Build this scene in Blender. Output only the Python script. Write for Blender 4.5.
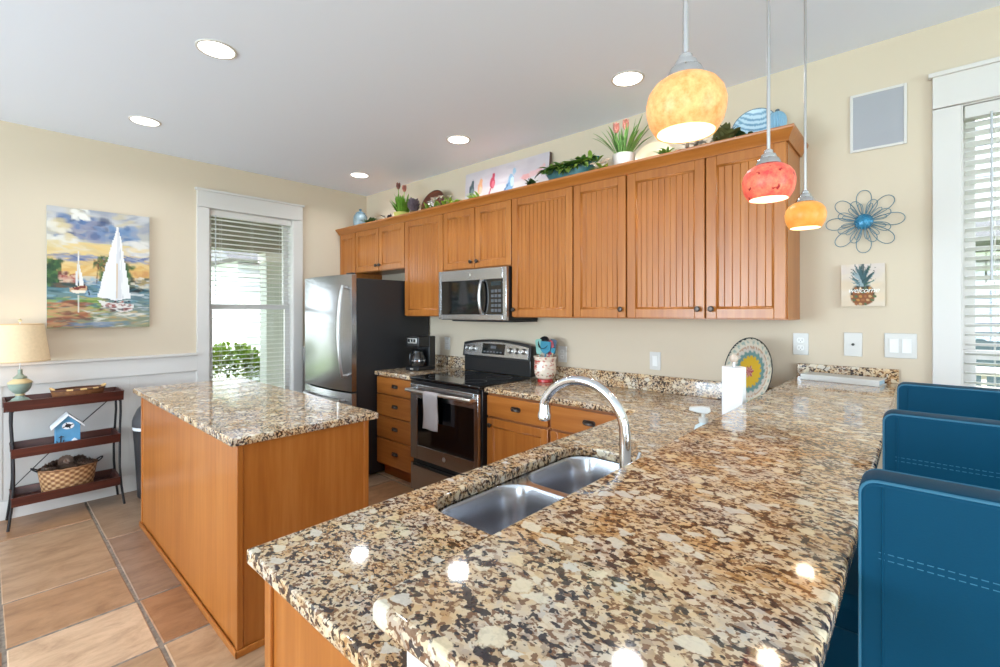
import bpy, bmesh, math, random
import numpy as np
from math import sin, cos, pi, radians
from mathutils import Vector, Matrix

for o in list(bpy.data.objects):
    bpy.data.objects.remove(o)
SC = bpy.context.scene
COL = SC.collection
random.seed(7)

# ------------------------------------------------------------------ camera
F_PX, V0, YAW, CAM_H = 465.54, 311.36, radians(42.097), 1.4314
cam = bpy.data.cameras.new('camera')
cam.sensor_fit = 'HORIZONTAL'; cam.sensor_width = 36.0
cam.lens = 36.0 * F_PX / 1000.0
cam.shift_x = 0.0
cam.shift_y = (V0 - 333.5) / 1000.0
cam.clip_start = 0.02
camo = bpy.data.objects.new('camera', cam); COL.objects.link(camo)
camo.location = (0, 0, CAM_H); camo.rotation_euler = (radians(90), 0, YAW)
SC.camera = camo

# ------------------------------------------------------------------ colour management, sky, sun, added fill lamps
SC.view_settings.view_transform = 'Standard'
SC.view_settings.look = 'None'
SC.view_settings.gamma = 1.0
SC.view_settings.use_curve_mapping = False
SC.view_settings.exposure = 0.08
SC.cycles.use_denoising = True
SC.cycles.max_bounces = 10
SC.cycles.diffuse_bounces = 6
SC.cycles.glossy_bounces = 5
SC.cycles.transmission_bounces = 6
SC.cycles.transparent_max_bounces = 12
SC.cycles.sample_clamp_indirect = 6.0
SC.cycles.caustics_reflective = False
SC.cycles.caustics_refractive = False

world = bpy.data.worlds.new('sky'); SC.world = world
world.use_nodes = True
wn = world.node_tree
wn.nodes.clear()
wo = wn.nodes.new('ShaderNodeOutputWorld'); wb = wn.nodes.new('ShaderNodeBackground')
wb.inputs[0].default_value = (0.80, 0.91, 1.0, 1); wb.inputs[1].default_value = 6.5
wn.links.new(wb.outputs[0], wo.inputs[0])

sun = bpy.data.lights.new('sun', 'SUN'); sun.energy = 8.0; sun.angle = radians(2); sun.color = (1, .97, .93)
suno = bpy.data.objects.new('sun', sun); COL.objects.link(suno)
suno.rotation_euler = Vector((-0.45, 0.55, -0.95)).to_track_quat('-Z', 'Y').to_euler()

def area_light(name, loc, direction, sx, sy, power, color=(1, 1, 1)):
    l = bpy.data.lights.new(name, 'AREA'); l.shape = 'RECTANGLE'; l.size = sx; l.size_y = sy
    l.energy = power; l.color = color
    o = bpy.data.objects.new(name, l); COL.objects.link(o)
    o.location = loc; o.rotation_euler = Vector(direction).to_track_quat('-Z', 'Z').to_euler()
    return o
# added room-fill lamps in unseen openings, behind and to the right of the camera
area_light('fill_rear_opening', (-2.6, -3.95, 1.45), (0, 1, 0.95), 2.0, 1.9, 262, (.66, .84, 1.0))
area_light('fill_rear_wide_opening', (1.6, -3.95, 1.30), (0, 1, 0.95), 2.2, 2.2, 128, (.66, .84, 1.0))
area_light('fill_side_opening', (3.95, 0.2, 1.45), (-1, 0, 0.95), 2.4, 1.9, 112, (.66, .84, 1.0))

# ------------------------------------------------------------------ materials
def lin(c):
    return tuple(((x/255.0)/12.92 if x/255.0 <= 0.04045 else ((x/255.0+0.055)/1.055)**2.4) for x in c)
MATS = {}
def new_mat(name):
    m = bpy.data.materials.new(name); m.use_nodes = True
    nt = m.node_tree; b = nt.nodes['Principled BSDF']
    MATS[name] = m
    return m, nt, b
def mat(name, rgb, rough=0.5, metal=0.0, spec=0.5, emit=None, es=0.0, noise=0.0, nscale=8.0, coat=0.0, bump=0.0, bscale=200.0, sheen=0.0, trans=0.0):
    if name in MATS: return MATS[name]
    m, nt, b = new_mat(name)
    c = lin(rgb)
    b.inputs['Base Color'].default_value = (*c, 1)
    b.inputs['Roughness'].default_value = rough
    b.inputs['Metallic'].default_value = metal
    b.inputs['Specular IOR Level'].default_value = spec
    b.inputs['Coat Weight'].default_value = coat
    b.inputs['Sheen Weight'].default_value = sheen
    b.inputs['Transmission Weight'].default_value = trans
    if emit:
        b.inputs['Emission Color'].default_value = (*lin(emit), 1); b.inputs['Emission Strength'].default_value = es
    if noise or bump:
        tc = nt.nodes.new('ShaderNodeTexCoord')
    if noise:
        n = nt.nodes.new('ShaderNodeTexNoise'); n.inputs['Scale'].default_value = nscale; n.inputs['Detail'].default_value = 4
        nt.links.new(tc.outputs['Object'], n.inputs['Vector'])
        r = nt.nodes.new('ShaderNodeValToRGB')
        r.color_ramp.elements[0].position = .3; r.color_ramp.elements[1].position = .7
        r.color_ramp.elements[0].color = (*[x*(1-noise) for x in c], 1)
        r.color_ramp.elements[1].color = (*[min(1, x*(1+noise)) for x in c], 1)
        nt.links.new(n.outputs['Fac'], r.inputs['Fac']); nt.links.new(r.outputs['Color'], b.inputs['Base Color'])
    if bump:
        n2 = nt.nodes.new('ShaderNodeTexNoise'); n2.inputs['Scale'].default_value = bscale
        nt.links.new(tc.outputs['Object'], n2.inputs['Vector'])
        bp = nt.nodes.new('ShaderNodeBump'); bp.inputs['Strength'].default_value = bump; bp.inputs['Distance'].default_value = .002
        nt.links.new(n2.outputs['Fac'], bp.inputs['Height']); nt.links.new(bp.outputs['Normal'], b.inputs['Normal'])
    return m
def ramp(nt, stops):
    r = nt.nodes.new('ShaderNodeValToRGB'); e = r.color_ramp.elements
    while len(e) < len(stops): e.new(0.5)
    for k, (p, c) in enumerate(stops):
        e[k].position = p; e[k].color = (*lin(c), 1)
    return r
def wood(name, axis, c0, c1, c2, rough=.32, fine=38.0, coat=.15):
    m, nt, b = new_mat(name)
    tc = nt.nodes.new('ShaderNodeTexCoord'); mp = nt.nodes.new('ShaderNodeMapping')
    sc = [1, 1, 1]; sc['XYZ'.index(axis)] = 0.06
    mp.inputs['Scale'].default_value = sc
    nt.links.new(tc.outputs['Object'], mp.inputs['Vector'])
    n = nt.nodes.new('ShaderNodeTexNoise'); n.inputs['Scale'].default_value = fine; n.inputs['Detail'].default_value = 6; n.inputs['Roughness'].default_value = .6
    nt.links.new(mp.outputs[0], n.inputs['Vector'])
    n2 = nt.nodes.new('ShaderNodeTexNoise'); n2.inputs['Scale'].default_value = 4.0; n2.inputs['Detail'].default_value = 3
    nt.links.new(mp.outputs[0], n2.inputs['Vector'])
    mx = nt.nodes.new('ShaderNodeMath'); mx.operation = 'ADD'
    a = nt.nodes.new('ShaderNodeMath'); a.operation = 'MULTIPLY'; a.inputs[1].default_value = .55
    a2 = nt.nodes.new('ShaderNodeMath'); a2.operation = 'MULTIPLY'; a2.inputs[1].default_value = .45
    nt.links.new(n.outputs['Fac'], a.inputs[0]); nt.links.new(n2.outputs['Fac'], a2.inputs[0])
    nt.links.new(a.outputs[0], mx.inputs[0]); nt.links.new(a2.outputs[0], mx.inputs[1])
    r = ramp(nt, [(.32, c0), (.5, c1), (.68, c2)])
    nt.links.new(mx.outputs[0], r.inputs['Fac']); nt.links.new(r.outputs['Color'], b.inputs['Base Color'])
    b.inputs['Roughness'].default_value = rough; b.inputs['Coat Weight'].default_value = coat; b.inputs['Coat Roughness'].default_value = .25
    b.inputs['Specular IOR Level'].default_value = .4
    return m
def granite(name, seed=0.0):
    m, nt, b = new_mat(name)
    N = nt.nodes.new; Lk = nt.links.new
    def math_(op, a, b_=None, v=None):
        n = N('ShaderNodeMath'); n.operation = op
        for i, x in enumerate((a, b_)):
            if x is None: continue
            if isinstance(x, (int, float)): n.inputs[i].default_value = x
            else: Lk(x, n.inputs[i])
        n.use_clamp = op in ('ADD',)
        return n.outputs[0]
    def mixc(f, a, c, blend='MIX'):
        x = N('ShaderNodeMix'); x.data_type = 'RGBA'; x.blend_type = blend
        for i, q in ((0, f), (6, a), (7, c)):
            if isinstance(q, (int, float)): x.inputs[i].default_value = q
            elif isinstance(q, tuple): x.inputs[i].default_value = (*lin(q), 1)
            else: Lk(q, x.inputs[i])
        return x.outputs[2]
    def thresh(sock, lo, hi):
        r = N('ShaderNodeMapRange'); r.interpolation_type = 'SMOOTHSTEP'; r.inputs[1].default_value = lo; r.inputs[2].default_value = hi
        Lk(sock, r.inputs[0]); return r.outputs[0]
    tc = N('ShaderNodeTexCoord'); mp = N('ShaderNodeMapping')
    mp.inputs['Location'].default_value = (seed, seed*1.7, seed*.6); mp.inputs['Rotation'].default_value = (.1, .1, radians(28)); mp.inputs['Scale'].default_value = (1.1, 1.4, 1.2)
    Lk(tc.outputs['Object'], mp.inputs['Vector'])
    def noise(sc, det=3, rough=.55, dist=0.0, vec=None, off=0):
        n = N('ShaderNodeTexNoise'); n.inputs['Scale'].default_value = sc; n.inputs['Detail'].default_value = det; n.inputs['Roughness'].default_value = rough; n.inputs['Distortion'].default_value = dist
        if off:
            a = N('ShaderNodeVectorMath'); a.operation = 'ADD'; a.inputs[1].default_value = (off, off*.7, off*1.3); Lk(vec or mp.outputs[0], a.inputs[0]); Lk(a.outputs[0], n.inputs['Vector'])
        else: Lk(vec or mp.outputs[0], n.inputs['Vector'])
        return n
    nz = noise(70, 3)
    sub = N('ShaderNodeVectorMath'); sub.operation = 'SUBTRACT'; sub.inputs[1].default_value = (.5, .5, .5); Lk(nz.outputs['Color'], sub.inputs[0])
    scl = N('ShaderNodeVectorMath'); scl.operation = 'SCALE'; scl.inputs['Scale'].default_value = .020; Lk(sub.outputs[0], scl.inputs[0])
    add = N('ShaderNodeVectorMath'); add.operation = 'ADD'; Lk(mp.outputs[0], add.inputs[0]); Lk(scl.outputs[0], add.inputs[1])
    W = add.outputs[0]
    def vor(sc, feat='F1'):
        v = N('ShaderNodeTexVoronoi'); v.feature = feat; v.inputs['Scale'].default_value = sc; Lk(W, v.inputs['Vector']); return v
    # small grains of cream, tan, gold and grey
    v1 = vor(78); s1 = N('ShaderNodeSeparateColor'); Lk(v1.outputs['Color'], s1.inputs[0])
    r1 = ramp(nt, [(0, (84, 62, 48)), (.13, (138, 106, 78)), (.28, (176, 144, 108)), (.45, (204, 178, 142)), (.62, (190, 168, 140)), (.78, (214, 196, 166)), (.92, (168, 158, 148)), (1, (206, 190, 162))]); Lk(s1.outputs[0], r1.inputs['Fac'])
    # gold drift in patches
    drift = noise(9, 3).outputs['Fac']
    rd = ramp(nt, [(.36, (214, 160, 98)), (.50, (222, 192, 152)), (.64, (214, 202, 190))]); Lk(drift, rd.inputs['Fac'])
    c = mixc(.42, r1.outputs['Color'], rd.outputs['Color'])
    # large pale crystals
    v2 = vor(30); s2 = N('ShaderNodeSeparateColor'); Lk(v2.outputs['Color'], s2.inputs[0])
    e2 = vor(30, 'DISTANCE_TO_EDGE')
    pm = math_('MULTIPLY', thresh(s2.outputs[0], .79, .80), thresh(e2.outputs['Distance'], .03, .12))
    rp = ramp(nt, [(0, (222, 196, 154)), (.4, (226, 212, 184)), (.7, (208, 202, 192)), (1, (232, 218, 190))]); Lk(s2.outputs[1], rp.inputs['Fac'])
    c = mixc(math_('MULTIPLY', pm, .85), c, rp.outputs['Color'])
    # brown squiggles and black mica, kept out of the pale crystals
    keep = math_('SUBTRACT', 1.0, math_('MULTIPLY', pm, .9))
    br = thresh(noise(92, 2, .5, .25, off=3.1).outputs['Fac'], .53, .575)
    c = mixc(math_('MULTIPLY', math_('MULTIPLY', br, keep), .85), c, (104, 66, 42))
    cl = noise(16, 2, off=7.7).outputs['Fac']
    bk = thresh(math_('ADD', math_('MULTIPLY', noise(66, 2.5, .5, .3, off=5.3).outputs['Fac'], .72), math_('MULTIPLY', cl, .28)), .535, .568)
    bkc = ramp(nt, [(.40, (52, 36, 28)), (.60, (38, 36, 44))]); Lk(drift, bkc.inputs['Fac'])
    c = mixc(math_('MULTIPLY', math_('MULTIPLY', bk, keep), .93), c, bkc.outputs['Color'])
    Lk(c, b.inputs['Base Color'])
    b.inputs['Roughness'].default_value = .055; b.inputs['Specular IOR Level'].default_value = .7
    return m

GRAN = granite('speckled_granite')
W_V = wood('maple_vertical_grain', 'Z', (151, 86, 33), (168, 101, 42), (182, 116, 56))
W_H = wood('maple_horizontal_grain', 'X', (151, 86, 33), (168, 101, 42), (182, 116, 56))
W_GAP = mat('maple_shadow_frame', (150, 90, 44), .5)
M_WALL = mat('cream_wall_paint', (203, 188, 167), .75, spec=.2, noise=.02, nscale=1.3)
M_CEIL = mat('white_ceiling_paint', (230, 237, 250), .8, spec=.15)
M_WHITE = mat('white_trim_paint', (206, 201, 196), .4, spec=.35)
M_PLAST = mat('white_plastic', (202, 199, 194), .35)
M_STEEL = mat('brushed_steel', (178, 178, 180), .26, metal=1.0, noise=.05, nscale=3)
M_SINK = mat('satin_sink_steel', (190, 191, 196), .24, metal=1.0)
M_CHROME = mat('chrome', (226, 228, 232), .07, metal=1.0)
M_NICKEL = mat('brushed_nickel', (206, 204, 202), .28, metal=1.0)
M_BLACK = mat('black_plastic', (24, 24, 26), .35)
M_BGLASS = mat('black_glass', (10, 10, 12), .06, spec=.6)
M_FRSIDE = mat('charcoal_textured_steel', (34, 34, 36), .45, bump=.15, bscale=500)
M_BRONZE = mat('dark_bronze', (70, 62, 58), .32, metal=.8)
M_IRON = mat('black_iron', (38, 36, 38), .5, metal=.4)
M_MAHOG = wood('mahogany_tray_wood', 'Y', (52, 24, 20), (76, 36, 28), (100, 50, 38), rough=.35)
M_TEAL = mat('teal_leather', (0, 56, 80), .55, spec=.10, noise=.10, nscale=3, bump=.08, bscale=420)
M_TEALT = mat('edge_highlight_piping', (30, 92, 118), .4)  # piping paler than the leather: paints in the light along the back's top edge
M_GREEN = mat('leaf_green', (104, 146, 62), .5, noise=.25, nscale=14)
M_DGREEN = mat('deep_leaf_green', (62, 92, 52), .55, noise=.3, nscale=16)
M_LIME = mat('lime_leaf_green', (150, 176, 76), .5, noise=.2, nscale=16)
M_PINK = mat('pale_pink_petal', (214, 140, 124), .5, noise=.15, nscale=30)
M_WPET = mat('white_petal', (236, 226, 214), .5, noise=.05, nscale=40)
# painted surfaces take their colours from a colour attribute
def painted(name, rough=.5, spec=.4):
    m, nt, b = new_mat(name)
    at = nt.nodes.new('ShaderNodeAttribute'); at.attribute_name = 'Col'
    nt.links.new(at.outputs['Color'], b.inputs['Base Color']); b.inputs['Roughness'].default_value = rough; b.inputs['Specular IOR Level'].default_value = spec
    return m
M_CANVAS = painted('painted_canvas', .6, .3)
M_GLAZE = painted('painted_glaze', .2, .5)

# ------------------------------------------------------------------ mesh helpers
class MB:
    def __init__(s): s.bm = bmesh.new()
    def _merge(s, t, M=None, keep=False):
        if not keep:
            for f in t.faces: f.smooth = True
        if M is not None: bmesh.ops.transform(t, matrix=M, verts=t.verts)
        me = bpy.data.meshes.new('tmp'); t.to_mesh(me); t.free()
        s.bm.from_mesh(me); bpy.data.meshes.remove(me)
        return s
    def box(s, x0, x1, y0, y1, z0, z1, bev=0.0, seg=2, M=None):
        t = bmesh.new(); bmesh.ops.create_cube(t, size=1)
        for v in t.verts:
            v.co = Vector(((x0+x1)/2+v.co.x*(x1-x0), (y0+y1)/2+v.co.y*(y1-y0), (z0+z1)/2+v.co.z*(z1-z0)))
        if bev: bmesh.ops.bevel(t, geom=list(t.edges), offset=bev, segments=seg, profile=.5, affect='EDGES')
        t.normal_update()
        for f in t.faces: f.smooth = max(abs(c) for c in f.normal) < .9999
        return s._merge(t, M, True)
    def prism(s, poly, a0, a1, axis='Z', bev=0.0, seg=2, M=None):
        t = bmesh.new()
        def P(p, a):
            return {'Z': (p[0], p[1], a), 'X': (a, p[0], p[1]), 'Y': (p[0], a, p[1])}[axis]
        lo = [t.verts.new(P(p, a0)) for p in poly]; hi = [t.verts.new(P(p, a1)) for p in poly]
        n = len(poly)
        e1 = t.faces.new(lo); e2 = t.faces.new(hi)
        for k in range(n): t.faces.new((lo[k], lo[(k+1) % n], hi[(k+1) % n], hi[k]))
        bmesh.ops.recalc_face_normals(t, faces=t.faces)
        if bev:
            ed = list(set(list(e1.edges)+list(e2.edges)))
            bmesh.ops.bevel(t, geom=ed, offset=bev, segments=seg, profile=.5, affect='EDGES')
        t.normal_update(); ai = 'XYZ'.index(axis)
        for f in t.faces: f.smooth = abs(f.normal[ai]) < .9999
        return s._merge(t, M, True)
    def lathe(s, prof, c=(0, 0, 0), n=32, M=None, close=False):
        t = bmesh.new(); rings = []
        for r, z in prof:
            if r < 1e-6: rings.append([t.verts.new((0, 0, z))])
            else: rings.append([t.verts.new((r*cos(2*pi*k/n), r*sin(2*pi*k/n), z)) for k in range(n)])
        pairs = list(zip(rings, rings[1:]))
        if close: pairs.append((rings[-1], rings[0]))
        for a, b in pairs:
            for k in range(n):
                k2 = (k+1) % n
                if len(a) == 1 and len(b) == 1: continue
                if len(a) == 1: t.faces.new((a[0], b[k], b[k2]))
                elif len(b) == 1: t.faces.new((a[k], a[k2], b[0]))
                else: t.faces.new((a[k], a[k2], b[k2], b[k]))
        bmesh.ops.recalc_face_normals(t, faces=t.faces)
        MM = Matrix.Translation(c)
        if M is not None: MM = MM @ M
        return s._merge(t, MM)
    def tube(s, pts, r, n=10, closed=False, M=None, flat=None):
        t = bmesh.new(); pts = [Vector(p) for p in pts]; m = len(pts)
        rad = r if isinstance(r, (list, tuple)) else [r]*m
        rings = []; up = None
        for i, p in enumerate(pts):
            if closed: d = pts[(i+1) % m]-pts[i-1]
            else: d = pts[min(i+1, m-1)]-pts[max(i-1, 0)]
            d.normalize()
            if up is None:
                up = Vector((0, 0, 1)) if abs(d.z) < .9 else Vector((1, 0, 0))
            a = up - d*up.dot(d)
            if a.length < 1e-5: a = d.orthogonal()
            a.normalize(); up = a; b = d.cross(a)
            fl = flat or 1.0
            rings.append([t.verts.new(p + a*cos(2*pi*k/n)*rad[i]*fl + b*sin(2*pi*k/n)*rad[i]) for k in range(n)])
        prs = list(zip(rings, rings[1:]))
        if closed: prs.append((rings[-1], rings[0]))
        for A, B in prs:
            for k in range(n): t.faces.new((A[k], A[(k+1) % n], B[(k+1) % n], B[k]))
        if not closed:
            t.faces.new(rings[0]); t.faces.new(rings[-1])
        bmesh.ops.recalc_face_normals(t, faces=t.faces)
        return s._merge(t, M)
    def cyl(s, p0, p1, r0, r1=None, n=20, M=None):
        return s.tube([p0, p1], [r0, r0 if r1 is None else r1], n=n, M=M)
    def ball(s, c, r, n=16, M=None):
        t = bmesh.new(); bmesh.ops.create_uvsphere(t, u_segments=n, v_segments=max(6, n*2//3), radius=1)
        rr = r if isinstance(r, (list, tuple)) else (r, r, r)
        MM = Matrix.Translation(c)
        if M is not None: MM = MM @ M
        return s._merge(t, MM @ Matrix.Diagonal((*rr, 1)))
    def grid(s, fn, nu, nv, thick=0.0):
        t = bmesh.new()
        V = [[t.verts.new(fn(i/nu, j/nv)) for i in range(nu+1)] for j in range(nv+1)]
        fs = [t.faces.new((V[j][i], V[j][i+1], V[j+1][i+1], V[j+1][i])) for j in range(nv) for i in range(nu)]
        if thick: bmesh.ops.solidify(t, geom=fs, thickness=thick)
        return s._merge(t)
    def leaf(s, base, direction, length, width, bend=.3, n=6, up=(0, 0, 1)):
        """one folded tapering blade"""
        t = bmesh.new(); d = Vector(direction).normalized(); b = Vector(base)
        side = d.cross(Vector(up))
        if side.length < 1e-3: side = Vector((1, 0, 0))
        side.normalize(); nrm = side.cross(d)
        rows = []
        for i in range(n+1):
            f = i/n
            w = width*.5*(sin(pi*min(1, f*.86+.10))**.8) if i < n else width*.03
            c = b + d*length*f - Vector((0, 0, 1))*bend*length*f*f
            rows.append([t.verts.new(c - side*w + nrm*w*.35), t.verts.new(c), t.verts.new(c + side*w + nrm*w*.35)])
        for A, B in zip(rows, rows[1:]):
            t.faces.new((A[0], A[1], B[1], B[0])); t.faces.new((A[1], A[2], B[2], B[1]))
        bmesh.ops.solidify(t, geom=list(t.faces), thickness=.0008)
        return s._merge(t)
    def mesh(s, name, m, angle=38):
        bm = s.bm
        ca = radians(angle)
        for e in bm.edges:
            if len(e.link_faces) == 2:
                e.smooth = e.calc_face_angle(0) < ca
        me = bpy.data.meshes.new(name); bm.to_mesh(me); bm.free()
        for x in (m if isinstance(m, (list, tuple)) else [m]): me.materials.append(x)
        return me

def link(name, me, parent=None, loc=None, rot=None):
    o = bpy.data.objects.new(name, me); COL.objects.link(o)
    if parent: o.parent = parent
    if loc: o.location = loc
    if rot: o.rotation_euler = rot
    return o
def part(name, mb, m, parent, label=None, angle=38):
    o = link(name, mb.mesh(name, m, angle), parent)
    if label: o['label'] = label
    return o
def thing(name, label, cat, loc=(0, 0, 0), rotz=0.0, group=None):
    o = bpy.data.objects.new(name, None); COL.objects.link(o); o.empty_display_size = .05
    o.location = loc; o.rotation_euler = (0, 0, rotz)
    o['label'] = label; o['category'] = cat
    if group: o['group'] = group
    return o
def solid(name, mb, m, label, cat, loc=(0, 0, 0), rotz=0.0, group=None, angle=38):
    """a thing that is one mesh"""
    o = link(name, mb.mesh(name, m, angle), None, loc, (0, 0, rotz))
    o['label'] = label; o['category'] = cat
    if group: o['group'] = group
    return o
def struct(name, mb, m, parent=None, label=None, cat=None):
    o = link(name, mb.mesh(name, m), parent)
    if parent is None:
        o['kind'] = 'structure'; o['category'] = cat or name.split('_')[0]; o['label'] = label
    return o
def dup(root, loc, rotz=None, label=None, group=None):
    r = root.copy(); COL.objects.link(r); r.location = loc
    if rotz is not None: r.rotation_euler = (0, 0, rotz)
    if label: r['label'] = label
    if group: r['group'] = group
    for ch in list(root.children):
        c = ch.copy(); COL.objects.link(c); c.parent = r
        for g in ch.children:
            d = g.copy(); COL.objects.link(d); d.parent = c
    return r
def round_rect(x0, x1, y0, y1, r, n=6):
    out = []
    for cx, cy, a in ((x1-r, y1-r, 0), (x0+r, y1-r, 90), (x0+r, y0+r, 180), (x1-r, y0+r, 270)):
        for k in range(n+1):
            t = radians(a+90*k/n); out.append((cx+r*cos(t), cy+r*sin(t)))
    return out
def slab(name, outlines, z0, z1, m, bev=.004):
    """flat slab from an outer outline and holes"""
    cu = bpy.data.curves.new('tmp', 'CURVE'); cu.dimensions = '2D'; cu.fill_mode = 'BOTH'
    for poly in outlines:
        sp = cu.splines.new('POLY'); sp.points.add(len(poly)-1)
        for p, q in zip(sp.points, poly): p.co = (q[0], q[1], 0, 1)
        sp.use_cyclic_u = True
    cu.extrude = (z1-z0)/2-bev; cu.bevel_depth = bev; cu.bevel_resolution = 2; cu.offset = -bev
    ob = bpy.data.objects.new('tmp', cu); COL.objects.link(ob)
    dg = bpy.context.evaluated_depsgraph_get()
    me0 = bpy.data.meshes.new_from_object(ob.evaluated_get(dg))
    mb = MB(); mb.bm.from_mesh(me0); bmesh.ops.remove_doubles(mb.bm, verts=mb.bm.verts, dist=1e-5)
    bmesh.ops.translate(mb.bm, verts=mb.bm.verts, vec=(0, 0, (z0+z1)/2))
    mb.bm.normal_update()
    for f in mb.bm.faces: f.smooth = abs(f.normal.z) < .9995
    bpy.data.objects.remove(ob); bpy.data.curves.remove(cu); bpy.data.meshes.remove(me0)
    return mb
def set_color(o, fn):
    """fn(co) -> linear rgb on every corner"""
    me = o.data; at = me.color_attributes.new('Col', 'FLOAT_COLOR', 'POINT')
    buf = np.ones((len(me.vertices), 4), dtype=np.float32)
    for i, v in enumerate(me.vertices): buf[i, :3] = fn(v.co)
    at.data.foreach_set('color', buf.ravel())

# a little paint box: colours on a fine grid of points, used for the paintings and the glazed ware
def dense(prof, step=.004):
    out = [prof[0]]
    for a, b in zip(prof, prof[1:]):
        n = max(1, int(math.hypot(b[0]-a[0], b[1]-a[1])/step))
        for k in range(1, n+1): out.append((a[0]+(b[0]-a[0])*k/n, a[1]+(b[1]-a[1])*k/n))
    return out
class Paint:
    def __init__(s, w, h, base):
        s.w, s.h = w, h; s.a = np.zeros((h, w, 3)); s.a[:] = lin(base)
        s.y, s.x = np.mgrid[0:h, 0:w]; s.x = (s.x+.5)/w; s.y = (s.y+.5)/h
        s.rng = np.random.RandomState(5)
    def put(s, mask, c, op=1.0):
        m = np.clip(mask, 0, 1)*op
        s.a = s.a*(1-m[..., None]) + np.array(lin(c))*m[..., None]
    def grad(s, y0, y1, c0, c1):
        m = (s.y >= y0) & (s.y <= y1); t = np.clip((s.y-y0)/(y1-y0), 0, 1)[..., None]
        g = np.array(lin(c0))*(1-t)+np.array(lin(c1))*t
        s.a[m] = g[m]
    def ell(s, cx, cy, rx, ry, c, ang=0, op=1.0, soft=.15):
        a = radians(ang); dx, dy = s.x-cx, s.y-cy
        u = (dx*cos(a)+dy*sin(a))/rx; v = (-dx*sin(a)+dy*cos(a))/ry
        s.put(np.clip((1-np.sqrt(u*u+v*v))/soft, 0, 1), c, op)
    def poly(s, pts, c, op=1.0):
        inside = np.zeros(s.x.shape, bool); n = len(pts); j = n-1
        for i in range(n):
            xi, yi = pts[i]; xj, yj = pts[j]
            cond = ((yi > s.y) != (yj > s.y)) & (s.x < (xj-xi)*(s.y-yi)/((yj-yi) or 1e-9)+xi)
            inside ^= cond; j = i
        s.put(inside.astype(float), c, op)
    def line(s, x0, y0, x1, y1, w, c, op=1.0):
        dx, dy = x1-x0, y1-y0; L2 = dx*dx+dy*dy
        t = np.clip(((s.x-x0)*dx+(s.y-y0)*dy)/L2, 0, 1)
        d = np.hypot(s.x-x0-t*dx, s.y-y0-t*dy)
        s.put(np.clip((w-d)/w*2, 0, 1), c, op)
    def dabs(s, n, box, cols, rx, ry, op=.7, ang=20):
        for _ in range(n):
            s.ell(s.rng.uniform(box[0], box[1]), s.rng.uniform(box[2], box[3]), rx*s.rng.uniform(.5, 1.4), ry*s.rng.uniform(.5, 1.4),
                  cols[s.rng.randint(len(cols))], s.rng.uniform(-ang, ang), op, .5)
    def at(s, u, v):
        i = min(s.w-1, max(0, int(u*s.w))); j = min(s.h-1, max(0, int(v*s.h)))
        return s.a[j, i]
# ------------------------------------------------------------------ the room shell
XL, YB, HC = -4.687, 2.918, 2.743          # left wall, back wall, ceiling
XR, YF = 4.0, -4.0                         # unseen right wall and the wall behind the camera
WT = .14

def wall_boxes(mb, a0, a1, z1, holes, f):
    """f(a0,a1,z0,z1) adds a box; holes = (s0,s1,z0,z1)"""
    cur = a0
    for s0, s1, h0, h1 in sorted(holes):
        f(cur, s0, 0, z1)
        if h0 > 0: f(s0, s1, 0, h0)
        f(s0, s1, h1, z1); cur = s1
    f(cur, a1, 0, z1)
WIN1 = (1.337, 2.07, .61, 2.345)
WIN2 = (.14, .98, .13, 2.347)
m = MB(); wall_boxes(m, YF-WT, YB+WT, HC+.2, [(WIN1[0]-.0125, WIN1[1]+.0125, WIN1[2]-.0125, WIN1[3]+.0125)], lambda a, b, c, d: m.box(XL-WT, XL, a, b, c, d))
struct('wall_left', m, M_WALL, label='cream painted wall with the tall window and sailboat painting', cat='wall')
m = MB(); wall_boxes(m, XL, XR+WT, HC+.2, [(WIN2[0]-.0125, WIN2[1]+.0125, WIN2[2]-.0125, WIN2[3]+.0125)], lambda a, b, c, d: m.box(a, b, YB, YB+WT, c, d))
struct('wall_back', m, M_WALL, label='cream painted wall behind the cabinets and range', cat='wall')
m = MB(); wall_boxes(m, YF-WT, YB, HC+.2, [(-1.1, 1.5, .5, 2.4)], lambda a, b, c, d: m.box(XR, XR+WT, a, b, c, d))
struct('wall_right', m, M_WALL, label='cream painted wall on the dining side of the bar', cat='wall')
m = MB(); wall_boxes(m, XL, XR+WT, HC+.2, [(-3.7, -1.5, .5, 2.4), (.4, 2.8, .05, 2.4)], lambda a, b, c, d: m.box(a, b, YF-WT, YF, c, d))
struct('wall_front', m, M_WALL, label='cream painted wall with tall openings facing the kitchen', cat='wall')
m = MB(); m.box(XL-WT, XR+WT, YF-WT, YB+WT, HC, HC+.2)
struct('ceiling', m, M_CEIL, label='flat white painted ceiling with recessed lights', cat='ceiling')

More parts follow.
